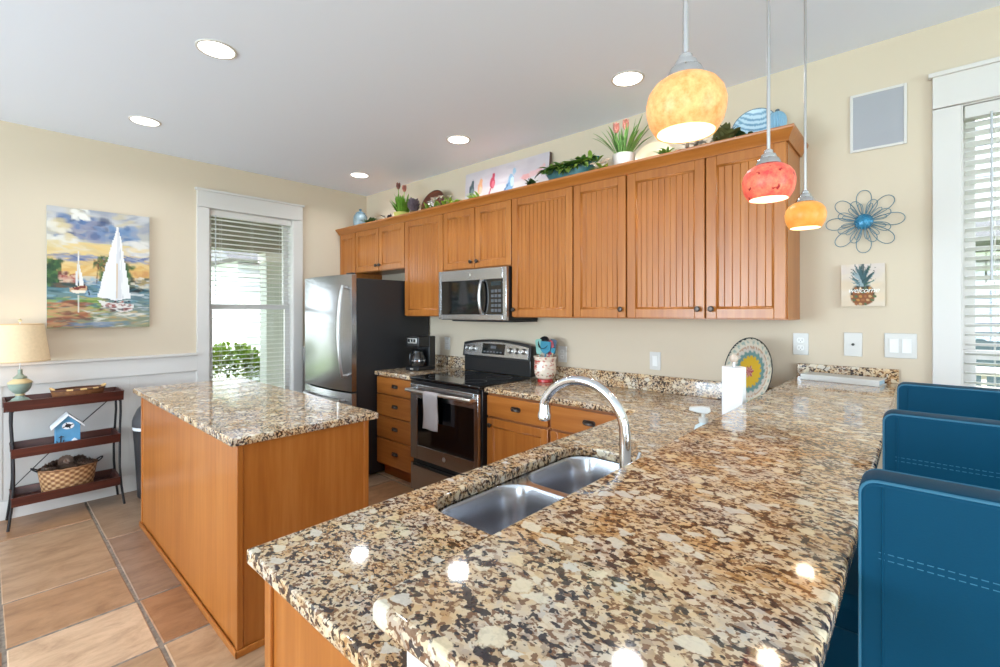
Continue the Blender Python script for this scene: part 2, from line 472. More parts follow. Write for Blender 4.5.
# floor: square travertine tiles in wide grey grout
def floor_material():
    mt, nt, b = new_mat('travertine_tile')
    N = nt.nodes.new; Lk = nt.links.new
    at = N('ShaderNodeAttribute'); at.attribute_name = 'Col'
    tc = N('ShaderNodeTexCoord'); mp = N('ShaderNodeMapping'); mp.inputs['Scale'].default_value = (3.4, 1.5, 1); mp.inputs['Rotation'].default_value = (0, 0, .25)
    Lk(tc.outputs['Object'], mp.inputs['Vector'])
    n = N('ShaderNodeTexNoise'); n.inputs['Scale'].default_value = 3.4; n.inputs['Detail'].default_value = 10; n.inputs['Roughness'].default_value = .70; n.inputs['Distortion'].default_value = .5
    Lk(mp.outputs[0], n.inputs['Vector'])
    r = ramp(nt, [(.3, (168, 142, 126)), (.45, (222, 206, 190)), (.6, (255, 246, 236)), (.75, (232, 196, 162))])
    Lk(n.outputs['Fac'], r.inputs['Fac'])
    mx = N('ShaderNodeMix'); mx.data_type = 'RGBA'; mx.blend_type = 'MULTIPLY'; mx.inputs[0].default_value = .72
    Lk(at.outputs['Color'], mx.inputs[6]); Lk(r.outputs['Color'], mx.inputs[7])
    Lk(mx.outputs[2], b.inputs['Base Color'])
    b.inputs['Roughness'].default_value = .3; b.inputs['Specular IOR Level'].default_value = .4
    bp = N('ShaderNodeBump'); bp.inputs['Strength'].default_value = .12; bp.inputs['Distance'].default_value = .004
    Lk(n.outputs['Fac'], bp.inputs['Height']); Lk(bp.outputs['Normal'], b.inputs['Normal'])
    return mt
M_TILE = floor_material()
M_GROUT = mat('grey_grout', (132, 120, 108), .85, noise=.35, nscale=38)
m = MB(); m.box(XL-WT, XR+WT, YF-WT, YB+WT, -.12, -.004)
fl = m.mesh('floor', [M_GROUT, M_TILE])
bm = bmesh.new(); bm.from_mesh(fl)
lay = bm.verts.layers.float_color.new('Col')
for v in bm.verts: v[lay] = (.3, .27, .24, 1)
rt = random.Random(11)
cols = [(176, 146, 116), (160, 130, 106), (184, 154, 124), (170, 132, 100), (152, 126, 108), (180, 142, 108), (166, 140, 118)]
G = .0075
def tile(x0, x1, y0, y1, c):
    t = bmesh.new(); bmesh.ops.create_cube(t, size=1)
    j = lambda: rt.uniform(-.004, .004)
    for v in t.verts:
        v.co = ((x0+G if v.co.x < 0 else x1-G)+j(), (y0+G if v.co.y < 0 else y1-G)+j(), -.03 if v.co.z < 0 else 0)
    bmesh.ops.bevel(t, geom=[e for e in t.edges if all(v.co.z > -.01 for v in e.verts)], offset=.004, segments=1, affect='EDGES')
    l2 = t.verts.layers.float_color.new('Col')
    for v in t.verts: v[l2] = (*lin(c), 1)
    for f in t.faces: f.material_index = 1
    me = bpy.data.meshes.new('tmp'); t.to_mesh(me); t.free(); bm.from_mesh(me); bpy.data.meshes.remove(me)
S = .455
x = -2.42-5*S
i = 0
while -2.42+(i-6)*S < XR:
    x0 = -2.42+(i-6)*S
    for k in range(-11, 6):
        y0 = .507+k*S
        if x0+S < XL or x0 > XR or y0 > YB or y0+S < YF: continue
        c = cols[rt.randrange(len(cols))]; d = rt.randint(-8, 8); c = tuple(max(0, q+d) for q in c)
        if k == -1 and i == 5: c = (212, 184, 156)
        if k == -1 and i == 4: c = (176, 140, 108)
        if k == -1 and i == 3: c = (182, 142, 106)
        if k == -1 and i == 2: c = (178, 148, 120)
        if k == 0 and i == 5: c = (164, 122, 90)
        if k == 0 and i == 6: c = (190, 160, 130)
        if (k, i) in ((-1, 3), (0, 4), (0, 2)): continue      # a longer tile covers this place
        w = 2 if (k, i) in ((-1, 2), (0, 3), (0, 1)) else 1
        xa, xb, ya, yb = max(x0, XL), min(x0+S*w, XR), max(y0, YF), min(y0+S, YB)
        if xb-xa > .03 and yb-ya > .03: tile(xa, xb, ya, yb, c)
    i += 1
bm.to_mesh(fl); bm.free()
flo = link('floor', fl); flo['kind'] = 'structure'; flo['category'] = 'floor'; flo['label'] = 'tan travertine tile floor with wide grey grout lines'

# wainscot, chair rail and baseboard on the left wall, up to the window casing and beyond it
for nm, a, b, lab in (('1', YF, 1.239, 'white wainscot and rail on the left wall before the window'), ('2', 2.176, YB, 'white wainscot and rail on the left wall behind the refrigerator')):
    m = MB(); m.box(XL, XL+.010, a, b, .0, .93)
    y = .797
    while y > a: y -= .74
    y += .74
    while y < b-.05:
        if y > a+.05: m.box(XL+.010, XL+.014, y-.022, y+.022, .10, .93, .001)
        y += .74
    m.box(XL, XL+.022, a, b, .915, 1.056, .003)
    m.box(XL, XL+.040, a, b, 1.050, 1.072, .006)
    struct('trim_'+nm, m, M_WHITE, label=lab, cat='trim')
    m = MB(); m.prism([(XL+.010, 0), (XL+.028, 0), (XL+.028, .105), (XL+.018, .125), (XL+.010, .125)], a, b, 'Y')
    struct('baseboard_left' if nm == '1' else 'baseboard_left.001', m, M_WHITE, label='white baseboard under the left wall wainscot' if nm == '1' else 'white baseboard behind the refrigerator', cat='baseboard')
m = MB(); m.prism([(YB-.018, 0), (YB, 0), (YB, .125), (YB-.008, .125), (YB-.018, .105)], -.30, .04, 'X'); m.prism([(YB-.018, 0), (YB, 0), (YB, .125), (YB-.008, .125), (YB-.018, .105)], 1.09, XR, 'X')
struct('baseboard_back', m, M_WHITE, label='white baseboard under the window by the stools', cat='baseboard')

# ------------------------------------------------------------------ windows
def glass_mat():
    mt, nt, b = new_mat('window_glass')
    nt.nodes.remove(b); out = nt.nodes['Material Output']
    t = nt.nodes.new('ShaderNodeBsdfTransparent'); g = nt.nodes.new('ShaderNodeBsdfGlossy'); g.inputs['Roughness'].default_value = .02
    x = nt.nodes.new('ShaderNodeMixShader'); x.inputs[0].default_value = .05
    nt.links.new(t.outputs[0], x.inputs[1]); nt.links.new(g.outputs[0], x.inputs[2]); nt.links.new(x.outputs[0], out.inputs['Surface'])
    return mt
M_GLASS = glass_mat()
M_SLAT = mat('white_faux_wood_slat', (216, 214, 212), .4, spec=.35)
def window(num, label, M, s0, s1, z0, z1, mid, casing=.10):
    m = MB()   # jamb lining
    m.box(s0-.012, s0, 0, WT, z0, z1, M=M); m.box(s1, s1+.012, 0, WT, z0, z1, M=M)
    m.box(s0-.012, s1+.012, 0, WT, z1, z1+.012, M=M); m.box(s0-.012, s1+.012, 0, WT, z0-.012, z0, M=M)
    w = struct('window_%d' % num, m, M_WHITE, label=label, cat='window')
    m = MB()
    m.box(s0-casing, s0-.006, -.022, 0, z0-.03, z1, .002, M=M); m.box(s1+.006, s1+casing, -.022, 0, z0-.03, z1, .002, M=M)
    m.box(s0-casing, s1+casing, -.024, 0, z1+.004, z1+.148, .002, M=M)
    m.box(s0-casing-.014, s1+casing+.014, -.036, 0, z1+.146, z1+.166, .003, M=M)
    m.box(s0-.012, s0, -.014, 0, z0, z1, .001, M=M); m.box(s1, s1+.012, -.014, 0, z0, z1, .001, M=M)
    struct('window_casing', m, M_WHITE, w)
    m = MB(); m.box(s0-casing-.02, s1+casing+.02, -.055, .01, z0-.03, z0-.004, .004, M=M); m.box(s0-casing, s1+casing, -.02, 0, z0-.12, z0-.03, .002, M=M)
    struct('window_sill', m, M_WHITE, w)
    def sash(a, b, d0, d1):
        q = MB(); f = .045
        q.box(s0, s0+f, d0, d1, a, b, .002, M=M); q.box(s1-f, s1, d0, d1, a, b, .002, M=M)
        q.box(s0+f, s1-f, d0, d1, a, a+f*.9, .002, M=M); q.box(s0+f, s1-f, d0, d1, b-f*.9, b, .002, M=M)
        o = struct('sash', q, M_WHITE, w)
        q = MB(); q.box(s0+f-.004, s1-f+.004, (d0+d1)/2-.003, (d0+d1)/2+.003, a+f*.9-.004, b-f*.9+.004, M=M)
        struct('pane', q, M_GLASS, o)
    sash(mid-.02, z1, .098, .130); sash(z0, mid+.02, .062, .094)
    return w
ML = Matrix.Translation((XL, 0, 0)) @ Matrix.Rotation(radians(90), 4, 'Z')
MBK = Matrix.Translation((0, YB, 0))
window(1, 'tall white double-hung window between the painting and the refrigerator', ML, *WIN1, 1.475)
window(2, 'tall white window at the back of the bar stools', MBK, *WIN2, 1.236)

def blind(name, label, M, s0, s1, z0, z1, wand_s, tilt=8):
    r = thing(name, label, 'window blind', M @ Vector(((s0+s1)/2, .03, z1)))
    IM = Matrix.Translation(-r.location) @ M
    q = MB(); q.box(s0+.004, s1-.004, .006, .052, z1-.058, z1-.002, .003, M=IM); part('headrail', q, M_WHITE, r)
    q = MB(); z = z1-.085
    while z > z0+.05:
        T = IM @ Matrix.Translation(((s0+s1)/2, .030, z)) @ Matrix.Rotation(radians(tilt), 4, 'X')
        q.box(-(s1-s0)/2+.008, (s1-s0)/2-.008, -.0235, .0235, -.0014, .0014, M=T); z -= .0425
    part('slats', q, M_SLAT, r)
    q = MB(); q.box(s0+.008, s1-.008, .008, .052, z0+.006, z0+.026, .004, M=IM); part('bottom_rail', q, M_WHITE, r)
    q = MB()
    for s in (s0+.10, (s0+s1)/2, s1-.10):
        q.cyl((s, .006, z0+.02), (s, .006, z1-.06), .0010, n=5, M=IM); q.cyl((s, .054, z0+.02), (s, .054, z1-.06), .0010, n=5, M=IM)
    part('ladder_cord', q, M_WHITE, r)
    q = MB(); q.cyl((wand_s, .000, z1-.05), (wand_s, -.004, z1-.78), .0042, n=8, M=IM); part('tilt_wand', q, mat('clear_wand', (186, 188, 192), .25), r)
blind('window_blind', 'white slatted blind in the window beside the refrigerator', ML, WIN1[0], WIN1[1], WIN1[2], WIN1[3], WIN1[0]+.05, tilt=-3)
blind('window_blind', 'white slatted blind in the window behind the bar stools', MBK, WIN2[0], WIN2[1], WIN2[2], WIN2[3], WIN2[0]+.088, tilt=-15)

# ------------------------------------------------------------------ outside the windows
def bark_leaf_ball(mb, c, r, n, rr, ls=.07):
    for _ in range(n):
        d = Vector((rr.gauss(0, 1), rr.gauss(0, 1), rr.gauss(0, 1))).normalized()
        e = Vector([math.copysign(abs(q)**.7, q) for q in d]); p = Vector(c)+Vector((e.x*r[0], e.y*r[1], e.z*r[2]))*rr.uniform(.75, 1.0)
        mb.leaf(p, d+Vector((rr.uniform(-.6, .6), rr.uniform(-.6, .6), .4)), ls*rr.uniform(.7, 1.3), ls*.55, .3, n=2)
m = MB(); m.box(-30, 30, -30, 30, -.6, -.35)
struct('ground', m, mat('lawn_ground', (120, 140, 84), .9, noise=.2, nscale=3), label='grass ground outside the house', cat='ground')
m = MB(); m.box(-6.9, XL-WT, -3, 6, -.35, -.06, .01)
struct('floor_porch', m, mat('porch_concrete', (170, 164, 154), .8, noise=.05, nscale=4), label='pale concrete porch floor outside the window', cat='floor')
m = MB(); m.box(-7.0, XL-WT, -3, 6, 2.62, 2.72); m.box(-6.74, -6.46, -3, 6, 2.22, 2.62, .005)
struct('ceiling_porch', m, mat('porch_soffit', (128, 122, 110), .7), label='grey beige porch ceiling and beam outside the window', cat='ceiling')
t = thing('porch_column', 'square grey green porch column seen through the blinds', 'column', (-6.6, 2.64, -.06))
q = MB(); q.box(-.115, .115, -.115, .115, 0, 2.28, .006); part('shaft', q, mat('column_paint', (168, 172, 162), .6), t)
q = MB(); q.box(-.14, .14, -.14, .14, 0, .14, .008); part('plinth', q, M_WHITE, t)
q = MB(); q.box(-.135, .135, -.135, .135, 2.15, 2.28, .008); part('capital', q, M_WHITE, t)
# hedge bushes along the porch
M_BUSH = mat('bright_hedge_leaf', (140, 164, 66), .5, noise=.35, nscale=6)
for k, (y, h, lab) in enumerate(((1.36, 1.16, 'bright green shrub outside the window, farthest from the porch column'), (2.44, 1.22, 'bright green shrub in the middle beyond the window'), (3.52, 1.18, 'bright green shrub beside the porch column'))):
    rr = random.Random(40+k)
    t = thing('shrub', lab, 'shrub', (-7.55, y, -.35), group='shrubs along the porch')
    q = MB(); bark_leaf_ball(q, (0, 0, h*.55), (.40, .43, h*.50), 2300, rr, .095); part('foliage', q, M_BUSH, t)
    q = MB()
    for a in range(4): q.tube([(0, 0, 0), (cos(a*1.6)*.10, sin(a*1.6)*.10, h*.4), (cos(a*1.6)*.2, sin(a*1.6)*.2, h*.8)], [.012, .009, .004], n=6)
    part('stem', q, mat('shrub_bark', (92, 74, 56), .8), t)
# neighbouring houses
M_SIDING = mat('white_clapboard', (226, 228, 230), .6); M_ROOF = mat('grey_shingle', (112, 112, 116), .8, noise=.1, nscale=20)
M_DARKP = mat('house_window_glass', (96, 112, 124), .12)
def house(label, loc, rotz, w, d, h, wins, band=None):
    t = thing('neighboring_house', label, 'house', loc, rotz)
    q = MB(); q.box(-w/2, w/2, 0, d, 0, h)
    z = .0
    while z < h-.02:
        q.prism([(-.007, z), (0, z), (0, z+.17)], -w/2, w/2, 'X'); z += .17
    part('wall', q, M_SIDING, t)
    q = MB(); q.prism([(-.4, h), (d+.4, h), (d/2, h+1.7)], -w/2-.3, w/2+.3, 'X'); part('roof', q, M_ROOF, t)
    for x0, x1, z0, z1 in wins:
        q = MB(); q.box(x0-.1, x1+.1, -.05, .0, z0-.1, z1+.1, .005); f = part('window', q, M_WHITE, t)
        q = MB(); q.box(x0, x1, -.06, -.045, z0, z1); part('pane', q, M_DARKP, f)
    if band:
        q = MB(); q.box(-w/2, w/2, -1.2, 0, band[0], band[1]); part('porch_roof', q, M_ROOF, t)
house('white clapboard house across the yard from the tall window', (-11.2, 6.75, -.35), radians(90), 6, 6, 2.9, [(-1.6, -.9, 1.1, 2.4), (.6, 1.4, 1.1, 2.4)])
house('white clapboard house with a grey porch roof behind the bar stools', (.6, 7.2, -.35), 0, 8, 6, 5.6, [(-.9, .1, .9, 2.0), (1.2, 2.1, .9, 2.0)], band=(2.42, 2.62))
for k, (x, y, h, lab) in enumerate(((-15.0, 1.2, 5.6, 'pale green tree beyond the white fence'),)):
    rr = random.Random(60+k); t = thing('tree', lab, 'tree', (x, y, -.35))
    q = MB(); q.tube([(0, 0, 0), (.05, .1, h*.3), (0, .1, h*.6)], [.16, .12, .07], n=8); part('trunk', q, mat('tree_bark', (110, 92, 74), .85), t)
    q = MB()
    for a in range(7): bark_leaf_ball(q, (rr.uniform(-1, 1), rr.uniform(-1.3, 1.3), h*rr.uniform(.5, .95)), (1.0, 1.0, .8), 160, rr, .26)
    part('foliage', q, mat('tree_leaf', (130, 146, 80), .6, noise=.25, nscale=3), t)
t = thing('board_fence', 'white board fence across the yard behind the shrubs', 'fence', (-10.6, .6, -.35))
q = MB()
for k in range(11): q.box(-.015, .015, -3.2, 3.05, .08+k*.172, .08+k*.172+.165, .004)
part('boards', q, M_SIDING, t)
for y in (-3.2, -1.1, 1.0, 3.05):
    q = MB(); q.box(-.05, .05, y-.05, y+.05, 0, 2.05, .006); part('post', q, M_WHITE, t)
# white porch railing and shrub past the second window
t = thing('porch_railing', 'white porch railing outside the window by the stools', 'railing', (.6, 4.6, -.35))
q = MB(); q.box(-1.2, 1.2, -.03, .03, 1.34, 1.40, .006); part('top_rail', q, M_WHITE, t)
q = MB(); q.box(-1.2, 1.2, -.02, .02, .40, .45, .006); part('bottom_rail', q, M_WHITE, t)
q = MB()
for k in range(22): q.box(-1.17+k*.11, -1.145+k*.11, -.013, .013, .44, 1.35)
for k in range(7): q.box(-1.2, 1.2, -.008, .008, .56+k*.115, .578+k*.115)
part('baluster', q, M_WHITE, t)
for k, x in enumerate((-1.0, 1.0)):
    q = MB(); q.box(x-.05, x+.05, -.05, .05, 0, 1.5, .006); part('post', q, M_WHITE, t)
rr = random.Random(77)
t = thing('shrub', 'green shrub behind the white porch railing', 'shrub', (.55, 5.15, -.35))
q = MB(); bark_leaf_ball(q, (0, 0, .62), (.6, .35, .55), 500, rr, .085); part('foliage', q, M_BUSH, t)
q = MB(); q.tube([(0, 0, 0), (.02, 0, .3), (.05, 0, .7)], [.014, .01, .005], n=6); part('stem', q, MATS['shrub_bark'], t)
# ------------------------------------------------------------------ cabinets
YU = 2.588      # front of the upper doors
YBASE = 2.300   # front of the lower doors
def knob(parent, x, y, z):
    q = MB(); R = Matrix.Rotation(radians(90), 4, 'X')
    q.lathe([(0, 0), (.0055, 0), (.0055, .010), (.0075, .014), (.0150, .018), (.0160, .024), (.012, .029), (0, .031)], (x, y, z), 18, R)
    return part('knob', q, M_BRONZE, parent)
def cup_pull(parent, x, y, z):
    q = MB()
    q.prism(round_rect(x-.042, x+.042, z-.016, z+.016, .015), y-.0025, y, 'Y')
    t = bmesh.new(); bmesh.ops.create_uvsphere(t, u_segments=20, v_segments=12, radius=1)
    bmesh.ops.delete(t, geom=[v for v in t.verts if v.co.z < -.05 or v.co.y > .05], context='VERTS')
    bmesh.ops.transform(t, matrix=Matrix.Translation((x, y-.002, z-.006)) @ Matrix.Diagonal((.036, .022, .020, 1)), verts=t.verts)
    bmesh.ops.solidify(t, geom=list(t.faces), thickness=.002)
    q._merge(t)
    return part('cup_pull', q, M_BRONZE, parent)
def door(parent, x0, x1, z0, z1, y, kn=None, bead=True, name='door'):
    """framed door with a beaded board panel; front plane at y, facing -Y"""
    st = min(.052, (x1-x0)*.2); th = .02; q = MB()
    q.box(x0, x0+st, y, y+th, z0, z1, .0028); q.box(x1-st, x1, y, y+th, z0, z1, .0028)
    q.box(x0+st, x1-st, y, y+th, z0, z0+st, .0028); q.box(x0+st, x1-st, y, y+th, z1-st, z1, .0028)
    d = part(name, q, W_V, parent)
    q = MB(); i = st; k = .011      # moulded inner edge
    xa, xb, za, zb = x0+i, x1-i, z0+i, z1-i
    q.prism([(y+.003, xa-.001), (y+.012, xa-.001), (y+.012, xa+k), (y+.009, xa+k)], za, zb, 'Z', M=Matrix(((0, 1, 0, 0), (1, 0, 0, 0), (0, 0, 1, 0), (0, 0, 0, 1))))
    q.prism([(y+.003, xb+.001), (y+.012, xb+.001), (y+.012, xb-k), (y+.009, xb-k)], za, zb, 'Z', M=Matrix(((0, 1, 0, 0), (1, 0, 0, 0), (0, 0, 1, 0), (0, 0, 0, 1))))
    q.prism([(y+.003, za-.001), (y+.012, za-.001), (y+.012, za+k), (y+.009, za+k)], xa, xb, 'X'); q.prism([(y+.003, zb+.001), (y+.012, zb+.001), (y+.012, zb-k), (y+.009, zb-k)], xa, xb, 'X')
    part('door_moulding', q, W_V, d, angle=18)
    q = MB()
    if bead:
        n = max(3, round((xb-xa)/.036)); w = (xb-xa)/n
        for j in range(n): q.box(xa+j*w, xa+(j+1)*w, y+.009, y+.0165, za, zb, .0026, 1)
    else: q.box(xa, xb, y+.009, y+.0165, za, zb)
    part('door_panel', q, W_V, d)
    if kn: knob(d, kn[0], y, kn[1])
    return d
def upper(label, x0, x1, z0, z1, doors, group=None):
    t = thing('wall_cabinet', label, 'cabinet', ((x0+x1)/2, YU+.02, z0), group=group)
    ox, oy, oz = t.location
    q = MB(); q.box(x0-ox+.0006, x1-ox-.0006, .002, YB-oy-.003, 0, z1-oz, .001); part('carcass', q, W_V, t)
    for a, b, k in doors:
        kk = None if k is None else (k-ox, .056)
        door(t, a-ox+.004, b-ox-.004, .006, z1-oz-.03, -.02, kk)
    return t
ZT, ZB = 2.285, 1.388
upper('narrow knobless maple wall cabinet at the far left corner', -4.684, -4.372, ZB, ZT, [(-4.684, -4.372, None)])
upper('short two-door maple cabinet above the refrigerator', -4.370, -3.524, 1.828, ZT, [(-4.370, -3.942, -3.972), (-3.942, -3.524, -3.912)])
upper('tall maple wall cabinet between the refrigerator and the microwave', -3.522, -2.987, ZB, ZT, [(-3.522, -2.987, None)])
upper('short two-door maple cabinet above the microwave', -2.985, -2.227, 1.768, ZT, [(-2.985, -2.606, -2.640), (-2.606, -2.227, -2.572)])
upper('single-door maple wall cabinet directly right of the microwave', -2.225, -1.695, ZB, ZT, [(-2.225, -1.695, -2.195)])
upper('narrowest tall maple wall cabinet, left of the big double one', -1.693, -1.315, ZB, ZT, [(-1.693, -1.315, -1.345)])
upper('big double-door maple wall cabinet at the right end of the row', -1.313, -.477, ZB, ZT, [(-1.313, -.856, -.892), (-.856, -.477, -.822)])
# the crown moulding runs along the whole row and returns to the wall
def crown_profile(): return [(0, 2.252), (-.010, 2.252), (-.014, 2.262), (-.030, 2.282), (-.046, 2.296), (-.050, 2.302), (-.050, 2.312), (0, 2.312)]
q = MB()
t = bmesh.new(); rows = []
for (bx, by, nx, ny) in ((-4.685, YU-.001, 0, -1), (-.476+.0, YU-.001, 1, -1), (-.476, YB-.003, 1, 0)):
    rows.append([t.verts.new((bx+nx*(-p[0])*.74, by+ny*(-p[0]), p[1])) for p in crown_profile()])
for A, B in zip(rows, rows[1:]):
    n = len(A)
    for k in range(n): t.faces.new((A[k], A[(k+1) % n], B[(k+1) % n], B[k]))
t.faces.new(rows[0]); t.faces.new(rows[-1]); bmesh.ops.recalc_face_normals(t, faces=t.faces)
q._merge(t)
q.box(-4.684, -.4765, YU+.03, YB-.004, 2.2865, 2.3095)
o = solid('cabinet_cornice', q, W_H, 'maple crown moulding along the top of the wall cabinets', 'moulding', group=None); o['kind'] = 'thing'

def base(label, x0, x1, rows, zt=.878):
    """rows: list of ('drawer'|'door', z0, z1, x0, x1, knobx)"""
    t = thing('base_cabinet', label, 'cabinet', ((x0+x1)/2, YBASE+.02, 0))
    ox, oy, _ = t.location
    q = MB(); q.box(x0-ox+.001, x1-ox-.001, .001, YB-oy-.003, .105, zt); part('carcass', q, W_GAP, t)
    q = MB(); q.box(x0-ox+.001, x1-ox-.001, .065, .085, 0, .104); part('toe_kick', q, W_H, t)
    for kind, z0, z1, a, b, kx in rows:
        if kind == 'drawer':
            q = MB(); q.box(a-ox, b-ox, -.02, 0, z0, z1, .004); d = part('drawer', q, W_H, t)
            cup_pull(d, (a+b)/2-ox, -.02, (z0+z1)/2+.004)
        else: door(t, a-ox, b-ox, z0, z1, -.02, (kx-ox, z1-.045), bead=False)
    return t
base('maple four-drawer base cabinet between the refrigerator and the range', -3.538, -2.990,
     [('drawer', .724, .866, -3.530, -2.998, 0), ('drawer', .538, .714, -3.530, -2.998, 0), ('drawer', .346, .528, -3.530, -2.998, 0), ('drawer', .122, .336, -3.530, -2.998, 0)])
base('maple base cabinet with one drawer beside the range', -2.208, -1.676, [('drawer', .722, .862, -2.198, -1.686, 0), ('door', .122, .708, -2.198, -1.686, -2.160)])
base('maple corner base cabinet partly behind the faucet', -1.672, -1.075, [('drawer', .722, .862, -1.664, -1.130, 0), ('door', .122, .708, -1.664, -1.130, -1.17)])
# ------------------------------------------------------------------ counters and splashes
ZC = .914
XS0, XS1, YS0 = -1.090, -.476, .383
SX0, SX1, SY0, SY1 = -.995, -.628, .790, 1.545
top = slab('countertop', [[(-2.206, YB-.002), (-2.206, 2.283), (XS0, 2.283), (XS0, YS0), (XS1, YS0), (XS1, YB-.002)], round_rect(SX0, SX1, SY0, SY1, .085, 8)], ZC-.034, ZC, GRAN, .005)
solid('kitchen_countertop', top, GRAN, 'L-shaped speckled granite countertop holding the sink', 'countertop')
solid('range_side_countertop', slab('c', [[(-3.538, YB-.002), (-3.538, 2.283), (-2.988, 2.283), (-2.988, YB-.002)]], ZC-.034, ZC, GRAN, .005), GRAN, 'short granite countertop under the coffee maker', 'countertop')
q = MB(); q.box(-3.536, -2.990, YB-.024, YB-.002, ZC+.0005, 1.018, .003); solid('backsplash_strip', q, GRAN, 'low granite backsplash strip behind the coffee maker', 'backsplash')
q = MB(); q.box(-2.204, -.482, YB-.024, YB-.002, ZC+.0005, 1.018, .003); solid('backsplash_strip', q, GRAN, 'long granite backsplash strip right of the range', 'backsplash')
ZBAR = 1.090
XB0, XB1, YB0 = -.490, -.074, .306
GRANB = GRAN
bt = slab('bar', [[(XB0, YB-.003), (XB0, YB0+.012), (XB0+.012, YB0), (XB1-.02, YB0), (XB1, YB0+.02), (XB1, YB-.003)]], ZBAR-.030, ZBAR, GRANB, .007)
solid('raised_bar_top', bt, GRANB, 'raised speckled granite bar top in the foreground', 'bar top')
q = MB(); q.box(-.488, -.076, YB-.026, YB-.003, ZBAR+.0005, 1.156, .003); solid('backsplash_strip', q, GRAN, 'short granite backsplash strip at the end of the bar', 'backsplash')
q = MB(); q.box(-.474, -.350, .352, YB, 0, ZBAR-.0305)
struct('wall_peninsula', q, M_WHITE, label='white half wall carrying the raised bar top', cat='wall')
# cabinet under the sink, plain end panel towards the camera
t = thing('sink_cabinet', 'maple sink base cabinet with a plain end panel', 'cabinet', (-.77, .42, 0))
ox, oy = -.77, .42
q = MB(); q.box(-1.062-ox, -.4765-ox, 0, .018, .0, .8785, .001); part('end_panel', q, W_V, t)
q = MB(); q.box(-1.070-ox, -1.040-ox, -.008, .0, 0, .8785, .002); part('corner_trim', q, W_V, t)
q = MB(); q.box(-1.062-ox, -.4765-ox, -.010, 0, 0, .07, .003); part('base_trim', q, W_H, t)
q = MB(); q.box(-1.050-ox, -.4765-ox, .019, 2.31-oy, .105, .66); q.box(-1.050-ox, -1.032-ox, .019, 2.31-oy, .66, .8785); part('carcass', q, W_GAP, t)
q = MB(); q.box(-.99-ox, -.97-ox, .019, 2.31-oy, 0, .104); part('toe_kick', q, W_H, t)
for a, b in ((.45, .80), (.81, 1.14), (1.15, 1.48), (1.50, 2.10)):
    q = MB(); q.box(-1.071-ox, -1.051-ox, a-oy, b-oy, .122, .866, .004); q.box(-1.073-ox, -1.070-ox, a+.06-oy, b-.06-oy, .18, .80, .001)
    d = part('door', q, W_V, t)
    q = MB(); q.ball((-1.085-ox, b-.04-oy, .80), (.013, .015, .015)); part('knob', q, M_BRONZE, d)

# ------------------------------------------------------------------ island
t = thing('kitchen_island', 'maple island cabinet with plain panelled sides', 'island', (-2.94, 1.01, 0))
ox, oy = -2.94, 1.01
ix0, ix1, iy0, iy1 = -3.860, -2.100, .704, 1.336
q = MB(); q.box(ix0-ox, ix1-ox, iy0-oy, iy1-oy-.02, .0, .8785, .001); part('carcass', q, W_V, t)
q = MB()
q.box(ix0-ox-.004, ix0-ox+.026, iy0-oy-.005, iy0-oy+.02, 0, .8785, .003); part('corner_trim', q, W_V, t)
q = MB(); q.box(ix1-ox-.026, ix1-ox+.004, iy0-oy-.005, iy0-oy+.02, 0, .8785, .003)
part('corner_trim', q, W_V, t)
q = MB(); q.box(ix1-ox-.02, ix1-ox+.005, iy1-oy-.045, iy1-oy-.0185, 0, .8785, .003); part('corner_trim', q, W_V, t)
q = MB(); q.box(ix0-ox-.014, ix1-ox+.014, iy0-oy-.014, iy0-oy-.004, 0, .030, .004); q.box(ix1-ox+.004, ix1-ox+.014, iy0-oy-.014, iy1-oy-.02, 0, .030, .004); q.box(ix0-ox-.014, ix0-ox-.004, iy0-oy-.014, iy1-oy-.02, 0, .030, .004)
part('shoe_trim', q, W_H, t)
for k in range(4):
    a = ix0+.02+k*.42; q = MB(); q.box(a-ox, a+.41-ox, iy1-oy-.02, iy1-oy, .12, .865, .004); d = part('door', q, W_V, t)
    q = MB(); q.ball((a+.37-ox, iy1-oy+.015, .62), (.015, .014, .015)); part('knob', q, M_BRONZE, d)
solid('island_countertop', slab('i', [[(-3.938, .668), (-2.066, .668), (-2.066, 1.355), (-3.938, 1.355)]], ZC-.034, ZC, GRAN, .006), GRAN, 'granite top of the freestanding island reflecting the window', 'countertop')

